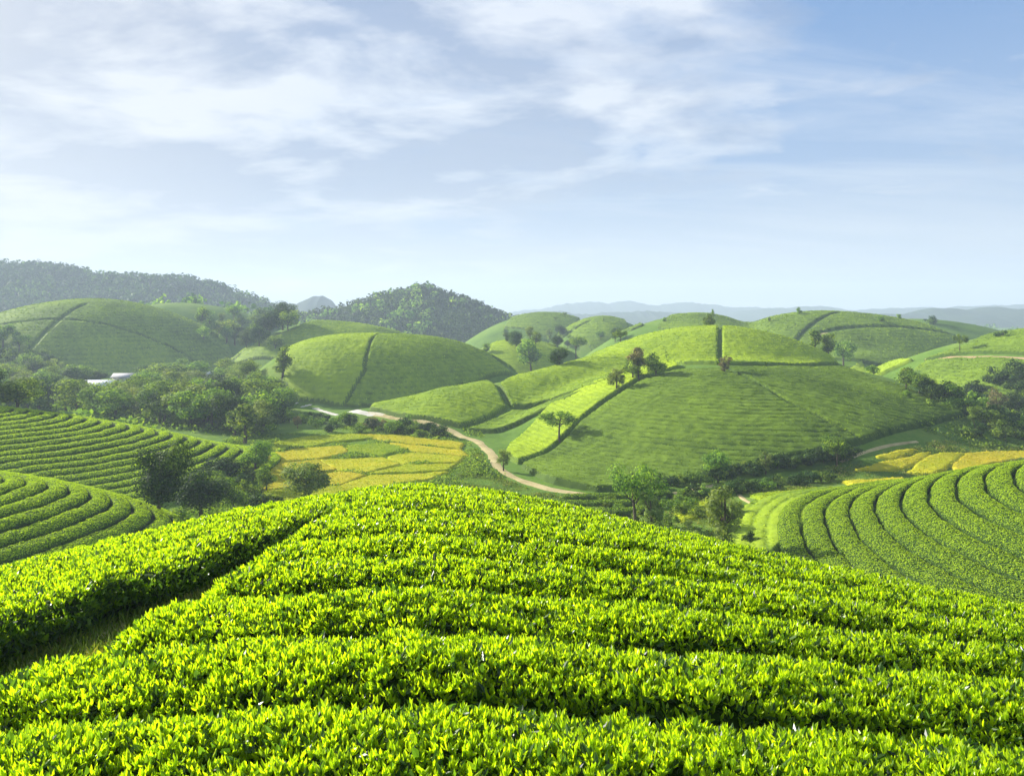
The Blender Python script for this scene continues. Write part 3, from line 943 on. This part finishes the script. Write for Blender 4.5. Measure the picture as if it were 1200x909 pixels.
def path(label, pix, width, mat, y0=60, y1=200, name='path', cat='path', lift=.05):
    P, s = resample([hit(px, py, y0, y1) for px, py in pix], .5)
    for _ in range(6):
        P[1:-1] = (P[:-2] + 2 * P[1:-1] + P[2:]) / 4
    TRACKS.append((P[::3], width))
    tan = np.gradient(P, axis=0); tan /= np.hypot(*tan.T)[:, None] + 1e-9
    nor = np.stack([-tan[:, 1], tan[:, 0]], 1)
    w = width * (.5 + .12 * fbm(s / 2.3, s * 0, 4, 2))
    rows = []
    for u in (-1, -.5, 0, .5, 1):
        q = P + nor * (w * u)[:, None]
        rows.append(np.stack([q[:, 0], q[:, 1], T(q[:, 0], q[:, 1]) + lift - (.12 if abs(u) == 1 else 0)], 1))
    v = np.stack(rows, 1).reshape(-1, 3)
    me = mesh_data(name, v, grid_faces(len(P), 5), mat, smooth=True)
    return tag(obj(name, me), label, cat, kind='structure')


path('winding dirt track round the foot of the central hill', [(430, 484), (480, 491), (530, 505), (560, 517), (577, 533), (583, 548), (600, 559), (640, 573), (700, 580), (760, 581), (800, 577), (840, 568)], 1.9, M['path'])
path('pale concrete lane below the rounded mound', [(330, 474), (370, 478), (420, 483), (450, 486)], 2.2, M['concrete'], 120, 220)
path('short pale footpath through the valley grass', [(866, 580), (876, 588), (893, 597), (930, 592)], .7, M['path'])
path('pale stony lane along the foot of the central hill slope', [(985, 542), (1005, 533), (1040, 523), (1075, 518)], .8, M['path'], 80, 170)
path('red earth track cut across the eastern hill', [(1085, 420), (1130, 419), (1200, 421), (1260, 421)], 2.0, M['red_earth'], 140, 192)
path('pale farm track across the dark tea hill', [(945, 394), (1000, 393), (1060, 392), (1112, 394)], 1.6, M['path'], 235, 300, lift=.3)
path('earth bank path along the foot of the lower western terrace', [(120, 622), (150, 610), (168, 600), (176, 585), (168, 575)], 1.2, M['path'], 50, 90)
path('dark farm path below the near slope by the track', [(640, 590), (690, 594), (760, 592)], 1.0, M['path'])

# ------------------------------------------------------------------ trees
def tube(pts, rad, n=7):
    pts = np.asarray(pts, float)
    tan = unit(np.gradient(pts, axis=0))
    ref = np.array([[.31, .17, .93]]) if abs(tan[0, 2]) < .8 else np.array([[.93, .3, .1]])
    a = unit(np.cross(tan, np.repeat(ref, len(pts), 0))); b = np.cross(tan, a)
    th = np.linspace(0, 2 * np.pi, n, endpoint=False)
    v = pts[:, None] + np.asarray(rad)[:, None, None] * (a[:, None] * np.cos(th)[None, :, None] + b[:, None] * np.sin(th)[None, :, None])
    f = grid_faces(len(pts), n, wrap=True)
    return v.reshape(-1, 3), f


# kind: crown centre height, crown radii, number of lobes, lobe size, leaves, leaf size, openness, trunk height
KINDS = {
    'round':   dict(ch=.60, rx=.36, rz=.36, lobes=15, ls=(.13, .22), n=7500, sz=.034, th=.35, mat='tree_dark'),
    'leafy':   dict(ch=.60, rx=.33, rz=.36, lobes=18, ls=(.10, .18), n=2600, sz=.046, th=.35, mat='tree'),
    'broad':   dict(ch=.58, rx=.48, rz=.34, lobes=20, ls=(.10, .19), n=2800, sz=.046, th=.3, mat='tree'),
    'column':  dict(ch=.55, rx=.17, rz=.44, lobes=16, ls=(.08, .14), n=1300, sz=.05, th=.25, mat='tree'),
    'airy':    dict(ch=.58, rx=.28, rz=.40, lobes=26, ls=(.05, .11), n=2600, sz=.034, th=.55, mat='tree_pale'),
    'spread':  dict(ch=.72, rx=.52, rz=.22, lobes=20, ls=(.08, .15), n=2800, sz=.038, th=.5, mat='tree'),
    'feather': dict(ch=.48, rx=.46, rz=.42, lobes=24, ls=(.07, .15), n=4500, sz=.036, th=.3, mat='tree_pale'),
    'rust':    dict(ch=.58, rx=.32, rz=.38, lobes=22, ls=(.06, .12), n=1400, sz=.045, th=.5, mat='tree_rust'),
    'shrub':   dict(ch=.46, rx=.60, rz=.42, lobes=14, ls=(.14, .26), n=1300, sz=.085, th=.2, mat='tree_dark'),
    'bush':    dict(ch=.46, rx=.62, rz=.42, lobes=14, ls=(.14, .26), n=1200, sz=.085, th=.2, mat='tree'),
}
PROTO = {}


def make_tree_meshes(kind, var):
    key = (kind, var)
    if key in PROTO:
        return PROTO[key]
    K = KINDS[kind]
    rg = np.random.default_rng(sum(map(ord, kind)) * 13 + var * 101)
    L = K['lobes']
    # lobe centres spread through the crown ellipsoid, pushed outward
    d = unit(rg.normal(size=(L, 3)))
    rad = rg.uniform(.35, .95, L) ** .8
    wob = rg.uniform(.8, 1.2, (L, 1))
    c = d * rad[:, None] * np.array([K['rx'], K['rx'], K['rz']]) * wob * .85
    c[:, 2] += K['ch']
    if kind == 'column':
        c[:, :2] *= (1.25 - (c[:, 2:3])) * 1.1
    c[:, 0] += .10 * (c[:, 2] - .4) * (1 if var % 2 else -1)
    c[:, 2] = np.maximum(c[:, 2], .14)
    lr = rg.uniform(*K['ls'], L)
    lt = rg.uniform(.25, .75, L)
    # leaves
    n = K['n']
    wgt = lr ** 2; wgt /= wgt.sum()
    li = rg.choice(L, n, p=wgt)
    dd = unit(rg.normal(size=(n, 3)))
    rr = lr[li] * (1.05 - .55 * rg.random(n) ** 2.2) * (1 + .18 * rg.normal(size=n))
    p = c[li] + dd * rr[:, None] * np.array([1, 1, .82])
    p[:, 2] = np.maximum(p[:, 2], .03)
    nn = unit(dd * 1.5 + rg.normal(size=(n, 3)) * .42 + np.array([0, 0, .3]))
    sz = K['sz'] * rg.uniform(.6, 1.5, n)
    v, f = quad_leaves(p, nn, sz, .62)
    t = np.clip(lt[li] + .20 * rg.normal(size=n), 0, 1)
    crown = mesh_data('crown', v, f, M[K['mat']], tint=np.repeat(t, 4))
    # trunk and limbs
    parts = []
    th = K['th']
    lean = rg.normal(size=2) * .03
    top = np.array([lean[0], lean[1], K['ch'] + K['rz'] * .45])
    nseg = 8
    tt = np.linspace(0, 1, nseg)
    tp = np.stack([lean[0] * tt + .012 * np.sin(tt * 5 + var), lean[1] * tt + .012 * np.cos(tt * 4 + var), -.03 + (top[2] + .03) * tt], 1)
    r0 = .026 if kind not in ('shrub', 'bush') else .02
    parts.append(tube(tp, r0 * (1.15 - tt) + .003) + (0.0,))
    for j in range(L if L < 14 else 14):
        z0 = rg.uniform(th * .8, max(th + .05, K['ch']))
        z0 = min(z0, c[j, 2] - .02) if c[j, 2] > .12 else .08
        b0 = np.array([np.interp(z0, tp[:, 2], tp[:, 0]), np.interp(z0, tp[:, 2], tp[:, 1]), z0])
        q = np.linspace(0, 1, 5)[:, None]
        pts = b0 + (c[j] - b0) * q + np.array([0, 0, 1]) * (-.05 * np.sin(q * np.pi)) + rg.normal(size=(5, 3)) * .008
        parts.append(tube(pts, np.linspace(r0 * .42, .003, 5), 5) + (0.0,))
    v, f, _ = join(parts)
    trunk = mesh_data('trunk', v, f, M['bark'], smooth=True)
    PROTO[key] = (trunk, crown)
    return PROTO[key]


def put_tree(x, y, h, kind, label, cat='tree', name='tree', group=None, var=None, wide=1.0, rot=None, z=None):
    if var is None:
        var = random.randint(0, 3)
    tm, cm = make_tree_meshes(kind, var)
    e = empty(name, (x, y, (Z(x, y) if z is None else z) - .05))
    e.scale = (h * wide, h * wide, h)
    e.rotation_euler = (0, 0, random.uniform(0, 6.28) if rot is None else rot)
    tag(e, label, cat, group)
    obj('trunk', tm, e)
    obj('crown', cm, e)
    return e


TREES = [
    # px, base row, height px, kind, width, y-range, label
    (655, 520, 42, 'spread', 1.15, 90, 150, 'small spreading tree alone on the sunlit strip beside the ditch'),
    (723, 461, 34, 'airy', 1.3, 100, 160, 'pale airy tree standing over the upper end of the sunlit strip'),
    (748, 448, 48, 'rust', .9, 120, 170, 'rusty-topped tree at the junction of hilltop ditches'),
    (742, 448, 32, 'leafy', 1.2, 120, 170, 'dense green tree under the rusty-topped one'),
    (768, 446, 34, 'leafy', 1.1, 120, 170, 'rounded green tree just east of the rusty-topped one'),
    (849, 441, 28, 'rust', 1.0, 110, 165, 'brownish wispy tree where the ditches meet on the central hill'),
    (622, 438, 42, 'leafy', 1.1, 150, 260, 'bushy tree behind the bright crest of the saddle'),
    (655, 432, 28, 'round', 1.2, 150, 260, 'dark little tree beside the bushy one behind the saddle'),
    (675, 417, 32, 'spread', .9, 150, 260, 'flat-topped tree with a bare stem behind the saddle'),
    (727, 404, 20, 'spread', 1.2, 150, 200, 'tiny flat-topped tree on the edge of the hilltop dome'),
    (831, 383, 22, 'leafy', 1.0, 185, 260, 'lone rounded tree poking over the summit of the central hill'),
    (590, 552, 30, 'airy', 1.1, 80, 140, 'wispy bush tree at the bend of the dirt track'),
    (745, 632, 94, 'spread', .85, 60, 76, 'large spreading pale green tree behind the near slope'),
    (762, 640, 70, 'airy', .9, 60, 72, 'thin grey-stemmed tree beside the large spreading one'),
    (851, 662, 104, 'airy', .9, 48, 60, 'slender sparse tree rising beside the curved tea rows'),
    (842, 566, 42, 'leafy', 1.1, 75, 110, 'leaning tree with sunlit top above the dark hedge'),
    (897, 556, 30, 'airy', 1.0, 75, 120, 'small pale tree sprouting from the dark hedge'),
    (981, 548, 44, 'leafy', 1.0, 75, 130, 'upright leafy tree at the end of the dark hedge'),
    (1062, 462, 40, 'column', 1.2, 120, 220, 'dark upright tree, westernmost in the line under the eastern hill'),
    (1078, 468, 40, 'leafy', 1.0, 120, 220, 'dark bushy tree, second in the line under the eastern hill'),
    (1092, 474, 34, 'round', 1.1, 120, 220, 'blackish round tree in the line under the eastern hill'),
    (1116, 482, 38, 'column', 1.3, 110, 200, 'grey-green column tree in the line under the eastern hill'),
    (1168, 496, 44, 'rust', .9, 110, 180, 'tall rusty brown tree at the foot of the eastern hill'),
    (1155, 504, 30, 'leafy', 1.2, 100, 180, 'green tree leaning on the rusty brown one'),
    (1190, 492, 38, 'round', 1.1, 110, 180, 'dark tree at the foot of the eastern hill near the photo edge'),
    (1125, 415, 26, 'spread', .7, 185, 300, 'thin pole-like tree with a small head in the eastern gap'),
    (1175, 398, 12, 'shrub', 1.4, 150, 200, 'dark round bush on the crest of the eastern hill'),
    (1091, 380, 11, 'shrub', 1.4, 280, 420, 'far dark tree clump on the ridge past the dark tea hill'),
    (955, 424, 36, 'column', 1.2, 180, 270, 'slim tree below the dark tea hill, first of three'),
    (971, 426, 34, 'leafy', .9, 180, 270, 'middle one of three trees below the dark tea hill'),
    (988, 430, 34, 'leafy', 1.1, 180, 270, 'rounded tree, closest to the pale shoulder below the dark tea hill'),
    (1024, 440, 14, 'bush', 1.2, 150, 260, 'low bush on the pale tea shoulder'),
    (1147, 462, 18, 'bush', 1.2, 110, 200, 'bush on the rough lower slope of the eastern hill'),
    (972 + 200, 452, 16, 'shrub', 1.2, 110, 200, 'dark bush high on the rough lower slope of the eastern hill'),
    (186, 606, 92, 'round', .95, 62, 78, 'tall dark round-crowned tree by the lower western terrace'),
    (236, 614, 70, 'round', 1.25, 60, 76, 'wide dark tree beside the tallest dark tree'),
    (273, 604, 46, 'leafy', .9, 64, 84, 'smaller sunlit tree at the shoulder of the wide dark tree'),
    (362, 594, 68, 'feather', 1.15, 62, 90, 'feathery pale green bamboo-like bush before the rice plots'),
    (287, 520, 58, 'column', 1.3, 105, 140, 'tall narrow tree at the corner of the western paddies'),
    (332, 446, 46, 'column', 1.2, 150, 230, 'slim tree against the sunlit edge of the rounded mound'),
    (318, 598, 26, 'bush', 1.1, 60, 84, 'low green bush in front of the ochre rice'),
    (300, 600, 24, 'shrub', 1.1, 60, 84, 'dark low bush next to the wide dark tree'),
    (212, 618, 22, 'bush', 1.2, 58, 74, 'small pale bush at the foot of the tallest dark tree'),
    (258, 560, 26, 'shrub', 1.6, 80, 110, 'dark thicket below the tip of the upper western terrace'),
    (300, 556, 40, 'leafy', 1.3, 80, 110, 'blue-green tree in the hollow beside the ochre rice'),
    (785, 648, 30, 'bush', 1.2, 54, 70, 'light green bush between the two thin valley trees'),
    (812, 650, 36, 'feather', 1.0, 54, 68, 'pale feathery bush beside the slender sparse tree'),
    (700, 612, 20, 'bush', 1.4, 60, 84, 'grassy bush peeping over the crest of the near slope'),
    (880, 640, 20, 'shrub', .9, 52, 68, 'dark bush at the corner of the light green tea field'),
    (762, 610, 20, 'shrub', 1.3, 66, 84, 'very dark bush under the large spreading tree'),
    (868, 400, 14, 'column', .5, 230, 320, 'pale slim tree on the low ridge behind the hilltop'),
]
for px, py, hp, kd, wd, y0, y1, lb in TREES:
    x, y = hit(px, py, y0, y1, 1.0)
    put_tree(x, y, hp * y / F, kd, lb, wide=wd, name='tree' if kd not in ('shrub', 'bush') else 'bush', cat='tree' if kd not in ('shrub', 'bush') else 'bush')

# dark hedge of shrubs along the foot of the central hill
HB = [(770 + i * 8.2 + random.uniform(-2, 2), 575 - i * 1.5 + random.uniform(-2, 4), random.uniform(14, 22)) for i in range(28)]
HB += [(800 + i * 9 + random.uniform(-3, 3), 586 - i * 1.3 + random.uniform(-2, 3), random.uniform(13, 20)) for i in range(20)]
for px, py, hp in HB:
    x, y = hit(px, py, 70, 130, 0)
    put_tree(x, y, hp * y / F, random.choice(['shrub', 'shrub', 'bush']), 'dark leafy shrub in the thick hedge along the foot of the central hill', 'shrub', 'shrub', 'shrubs in the hedge under the central hill', wide=1.25)
# roadside bushes along the top of the western paddies
for i in range(26):
    px = 330 + i * 7.4 + random.uniform(-4, 4); py = 497 + (px - 330) * .065 + random.uniform(-6, 6)
    x, y = hit(px, py, 100, 190, 0)
    put_tree(x, y, random.uniform(12, 20) * y / F, random.choice(['shrub', 'bush', 'bush', 'rust']), 'low hazy bush in the belt between the western paddies and the track', 'bush', 'bush', 'bushes along the western paddies', wide=1.2)


def scatter_trees(n, region, y0, y1, hrange, kinds, label, group, mind, name='tree', cat='tree', wide=(.9, 1.25)):
    """single trees inside a photo-pixel polygon, kept mind metres apart"""
    P = np.array(region, float); got = []
    tries = 0
    while len(got) < n and tries < n * 30:
        tries += 1
        px = random.uniform(P[:, 0].min(), P[:, 0].max()); py = random.uniform(P[:, 1].min(), P[:, 1].max())
        if poly_sd(np.array([px]), np.array([py]), P)[0] < 0:
            continue
        ys = np.linspace(y0, y1, int((y1 - y0) / 1.0) + 2); xs = (px - 600) / F * ys
        ok = np.nonzero(T(xs, ys) / ys >= -(py - HZ) / F)[0]
        if not len(ok): continue
        x, y = xs[ok[0]], ys[ok[0]]
        if any(abs(px - hx) < hw and hy - 4 < py < hy + 26 for hx, hy, hw in ((118, 463, 24), (147, 451, 20), (187, 440, 9), (246, 446, 8), (274, 468, 8))):
            continue
        if any((x - a) ** 2 + (y - b) ** 2 < mind * mind for a, b in got):
            continue
        got.append((x, y))
        put_tree(x, y, random.uniform(*hrange), random.choice(kinds), label, cat, name, group, wide=random.uniform(*wide))
    return len(got)


print('valley', scatter_trees(165, [(-40, 505), (-40, 440), (60, 445), (150, 458), (230, 440), (280, 430), (312, 458), (335, 490), (325, 503), (290, 515), (200, 500), (60, 486)], 110, 260, (4.5, 8.5), ['leafy', 'broad', 'broad', 'broad', 'round', 'feather', 'column', 'feather'], 'leafy tree in the hazy valley wood below the western tea hill', 'trees of the hazy valley wood', 3.2, wide=(1.15, 1.6)))
print('gully', scatter_trees(34, [(225, 400), (240, 378), (300, 380), (340, 385), (330, 405), (320, 425), (290, 415)], 230, 520, (6, 11), ['leafy', 'broad', 'round'], 'hazy tree in the wooded gully under the western ridge', 'trees of the wooded gully', 6))
print('west', scatter_trees(14, [(-30, 440), (-30, 405), (30, 415), (60, 450)], 150, 300, (7, 11), ['round', 'leafy', 'broad'], 'blue-grey tree at the foot of the big western tea hill', 'trees below the big western tea hill', 5))
print('mid', scatter_trees(24, [(560, 420), (590, 395), (680, 395), (740, 400), (650, 412)], 240, 480, (4, 7), ['leafy', 'round', 'airy'], 'small hazy tree dotted among the far tea hills', 'trees dotted among the far tea hills', 8))
print('eastfoot', scatter_trees(40, [(1050, 470), (1100, 470), (1210, 440), (1215, 520), (1130, 515), (1140, 495)], 90, 190, (1.8, 4.2), ['bush', 'shrub', 'leafy', 'bush'], 'low bush in the scrub at the foot of the eastern hill', 'bushes at the foot of the eastern hill', 3.0, 'bush', 'bush'))
print('westscrub', scatter_trees(13, [(255, 565), (290, 545), (310, 545), (315, 585), (280, 598), (250, 592)], 60, 110, (1.6, 3.4), ['bush', 'shrub', 'leafy'], 'green bush in the scrub between the western terraces and the paddies', 'bushes below the western terraces', 2.4, 'bush', 'bush'))
print('nearvalley', scatter_trees(22, [(690, 590), (770, 598), (870, 600), (850, 640), (780, 635)], 55, 88, (.8, 1.9), ['bush', 'feather', 'bush'], 'low pale bush in the rough grass behind the near slope', 'bushes in the rough grass behind the near slope', 2.0, 'bush', 'bush'))
print('skyline', scatter_trees(9, [(600, 366), (680, 364), (770, 372), (900, 368), (1060, 372), (1060, 380), (700, 384), (600, 376)], 250, 520, (2.0, 4.0), ['leafy', 'column', 'spread'], 'tiny tree on the skyline of the far tea hills', 'trees on the skyline of the far tea hills', 8))

# rough growth that nobody could count
def rough_growth(label, name, region, y0, y1, n, hr, mat, seed, patch=-.1, spread=.5):
    rg = np.random.default_rng(seed)
    P = np.array(pp(region, y0, y1, 0))
    a, b = P.min(0), P.max(0)
    x = rg.uniform(a[0], b[0], n); y = rg.uniform(a[1], b[1], n)
    m = (poly_sd(x, y, P) > 0) & (fbm(x / 6, y / 6, seed, 3) + .15 * rg.normal(size=n) > patch)
    for Q in KEEP_OUT:
        m &= poly_sd(x, y, Q) < -.15
    for hn in ('knoll', 'terr_a', 'terr_b'):
        m &= dome(HILLS[hn], x, y)[1] > 1.07
    x, y = x[m], y[m]
    m = np.ones(len(x), bool)
    for Q, w in TRACKS:
        for q in Q:
            m &= (x - q[0]) ** 2 + ((y - q[1]) * .6) ** 2 > (w * .5 + .5) ** 2
    x, y = x[m], y[m]
    big = np.clip(.5 + fbm(x / 4, y / 4, seed + 3, 3), .15, 1)
    k = 5
    h = rg.uniform(*hr, len(x)) * big
    hh = np.repeat(h, k)
    p = np.stack([np.repeat(x, k), np.repeat(y, k), np.repeat(T(x, y), k)], 1)
    p += np.stack([rg.normal(size=len(hh)) * hh * spread, rg.normal(size=len(hh)) * hh * spread, hh * rg.uniform(.1, .95, len(hh))], 1)
    nn = unit(rg.normal(size=p.shape) + [0, 0, .6])
    v, f = quad_leaves(p, nn, hh * rg.uniform(.35, .8, len(hh)), .65)
    t = np.clip(np.repeat(rg.uniform(.15, .9, len(x)), k) + .12 * rg.normal(size=len(hh)), 0, 1)
    tag(obj(name, mesh_data(name, v, f, mat, tint=np.repeat(t, 4))), label, name.replace('_', ' '), None, 'stuff')


rough_growth('leafy undergrowth filling the hazy valley wood', 'undergrowth', [(-40, 508), (-40, 436), (60, 440), (150, 452), (230, 436), (280, 428), (312, 455), (335, 485), (330, 503), (290, 517), (200, 505), (60, 490)], 105, 260, 26000, (.8, 2.6), M['tree'], 3, -.3)
rough_growth('rough grass and weeds on the valley floor under the central hill', 'rough_grass', [(500, 600), (560, 530), (600, 565), (700, 590), (860, 572), (1000, 540), (1150, 515), (1240, 510), (1240, 545), (1000, 566), (900, 582), (845, 605), (830, 655), (700, 640), (560, 600)], 45, 140, 130000, (.15, .5), M['grass'], 5, -.9, .6)
rough_growth('rough weedy grass between the western terraces and the rice', 'rough_grass', [(0, 640), (120, 600), (230, 545), (270, 515), (430, 495), (560, 500), (600, 560), (420, 600), (300, 620), (100, 690)], 45, 150, 110000, (.2, .7), M['tree'], 6, -.9, .6)
rough_growth('weedy scrub on the lower slope and foot of the eastern hill', 'rough_scrub', [(1030, 470), (1075, 440), (1120, 440), (1260, 440), (1260, 530), (1140, 525), (1080, 505)], 85, 190, 30000, (.4, 1.3), M['tree'], 7, -.05, .6)

# ------------------------------------------------------------------ far woods as masses
def forest(label, pts_xy, hr, seed, nq=34, mat='tree'):
    rg = np.random.default_rng(seed)
    n = len(pts_xy)
    h = rg.uniform(*hr, n)
    z = T(pts_xy[:, 0], pts_xy[:, 1])
    c = np.stack([pts_xy[:, 0], pts_xy[:, 1], z + h * .55], 1)
    ci = np.repeat(np.arange(n), nq)
    d = unit(rg.normal(size=(n * nq, 3)))
    sub = unit(rg.normal(size=(n * nq, 3))) * .25
    p = c[ci] + (d * rg.uniform(.7, 1.1, (n * nq, 1)) + sub) * np.stack([h * .42, h * .42, h * .5], 1)[ci]
    nn = unit(d + rg.normal(size=d.shape) * .5)
    v, f = quad_leaves(p, nn, h[ci] * rg.uniform(.22, .42, n * nq), .7)
    tt = np.clip((rg.uniform(.1, .7, n) + .35 * fbm(pts_xy[:, 0] / 38, pts_xy[:, 1] / 38, seed + 70, 3))[ci] + .15 * rg.normal(size=n * nq), 0, 1)
    me = mesh_data('forest', v, f, M[mat], tint=np.repeat(tt, 4))
    tag(obj('forest', me), label, 'forest', kind='stuff')


def pts_on(rname, half, n, seed, extra=None):
    """random points around the crest of a ridge, on the slope that faces the valley"""
    rg = np.random.default_rng(seed)
    pts = np.array(RIDGES[rname][0]); out = []
    lens = np.hypot(*np.diff(pts[:, :2], axis=0).T)
    for (a, b, l) in zip(pts[:-1], pts[1:], lens):
        k = int(n * l / lens.sum())
        t = rg.random(k); off = -half * rg.random(k) ** 1.15 + 14
        out.append(np.stack([a[0] + (b[0] - a[0]) * t, a[1] + (b[1] - a[1]) * t + off], 1))
    return np.concatenate(out)


pw = pts_on('wood_w', 150, 6500, 1)
pw = pw[pw[:, 0] > -640]
forest('dense dark blue-green wood covering the long western ridge', pw, (3.5, 9), 2, 28, mat='tree_dark')
forest('dark wood covering the steep peaked hill in the middle distance', pts_on('wood_m', 120, 2300, 3), (3, 7), 4, 26, mat='tree_dark')
rg = np.random.default_rng(8)
q = np.stack([rg.uniform(-260, -50, 900), rg.uniform(400, 560, 900)], 1)
q = q[fbm(q[:, 0] / 50, q[:, 1] / 50, 4, 3) > -.15]
forest('hazy patchy woodland on the low ground between ridge and peak', q, (4.5, 8.5), 5)
q = np.stack([rg.uniform(-100, 900, 3600), rg.uniform(480, 900, 3600)], 1)
q = q[fbm(q[:, 0] / 60, q[:, 1] / 60, 14, 3) > .05]
forest('scattered blue hazy woods on the far eastern plain', q, (4, 8), 6, 26)

# ------------------------------------------------------------------ houses
def box(x0, x1, y0, y1, z0, z1):
    v = np.array([[x0, y0, z0], [x1, y0, z0], [x1, y1, z0], [x0, y1, z0], [x0, y0, z1], [x1, y0, z1], [x1, y1, z1], [x0, y1, z1]], float)
    f = np.array([[3, 2, 1, 0], [4, 5, 6, 7], [0, 1, 5, 4], [1, 2, 6, 5], [2, 3, 7, 6], [3, 0, 4, 7]])
    return v, f, 0.0


def house(px, py, y0, y1, w, d, h, roof, label, rot=0.0, flat=False):
    x, y = hit(px, py, y0, y1)
    e = empty('house', (x, y, Z(x, y) - .2))
    e.rotation_euler = (0, 0, rot)
    tag(e, label, 'house', 'houses in the valley wood')
    v, f, _ = join([box(-w / 2, w / 2, -d / 2, d / 2, 0, h)])
    obj('wall', mesh_data('wall', v, f, M['wall']), e)
    if flat:
        v, f, _ = join([box(-w / 2 - .2, w / 2 + .2, -d / 2 - .2, d / 2 + .2, h + .003, h + .2), box(-w / 2 - .2, w / 2 + .2, -d / 2 - .2, -d / 2 - .02, h + .203, h + .6)])
    else:
        o = .5; rh = d * .26; t = .12
        sl = []
        for s in (-1, 1):
            a = np.array([[-w / 2 - o, s * (d / 2 + o), h - .1], [w / 2 + o, s * (d / 2 + o), h - .1], [w / 2 + o, s * .002, h + rh], [-w / 2 - o, s * .002, h + rh]])
            v8 = np.concatenate([a, a + [0, 0, t]])
            sl.append((v8, box(0, 1, 0, 1, 0, 1)[1], 0.0))
        g = np.array([[-w / 2, -d / 2, h], [-w / 2, d / 2, h], [-w / 2, 0, h + rh - .12], [-w / 2, 0, h + rh - .12]])
        g2 = g * [-1, 1, 1]
        v, f, _ = join(sl)
        obj('gable', mesh_data('gable', np.concatenate([g, g2]), np.array([[0, 1, 2, 3], [4, 5, 6, 7]]), M['wall']), e)
    obj('roof', mesh_data('roof', v, f, roof), e)
    nw = max(2, int(w / 2.2))
    for i in range(nw):
        cx = -w / 2 + (i + .5) * w / nw
        if i == nw // 2:
            v, f, _ = box(cx - .5, cx + .5, -d / 2 - .04, -d / 2 + .05, .2, 2.2)
            obj('door', mesh_data('door', v, f, M['dark']), e)
        else:
            v, f, _ = box(cx - .45, cx + .45, -d / 2 - .04, -d / 2 + .05, 1.1, 2.1)
            obj('window', mesh_data('window', v, f, M['dark']), e)
    return e


house(118, 463, 150, 300, 7.0, 4.5, 2.9, M['roof'], 'long white house with a pale metal roof among the valley trees', .15)
house(147, 451, 180, 300, 6.0, 4.0, 2.6, M['roof_tile'], 'low grey-roofed house just uphill of the long white one', .05)
house(187, 440, 200, 300, 2.4, 2.4, 3.2, M['wall'], 'small white tower-like hut below the big tea hill', 0, True)
house(246, 446, 170, 280, 3.4, 3.0, 2.4, M['roof'], 'tiny pale cottage half hidden by trees near the rounded mound', -.2)
house(274, 468, 150, 240, 3.0, 3.0, 2.2, M['wall'], 'little white shed deep in the valley wood', .3, True)

# ------------------------------------------------------------------ air
def haze():
    v, f, _ = box(-3000, 3000, -3000, 3000, -75, 92)
    m, k = new_mat('haze_air')
    out = k.n('ShaderNodeOutputMaterial')
    pv = k.n('ShaderNodeVolumePrincipled')
    pv.inputs['Color'].default_value = HAZE_COLOR
    pv.inputs['Density'].default_value = HAZE_DENSITY
    pv.inputs['Anisotropy'].default_value = 0.12
    k.l(pv.outputs[0], out.inputs['Volume'])
    tag(obj('haze', mesh_data('haze', v, f, m)), 'thin pale blue morning haze over the whole valley', 'haze', kind='stuff')


haze()
print('scene built', len(SC.objects))
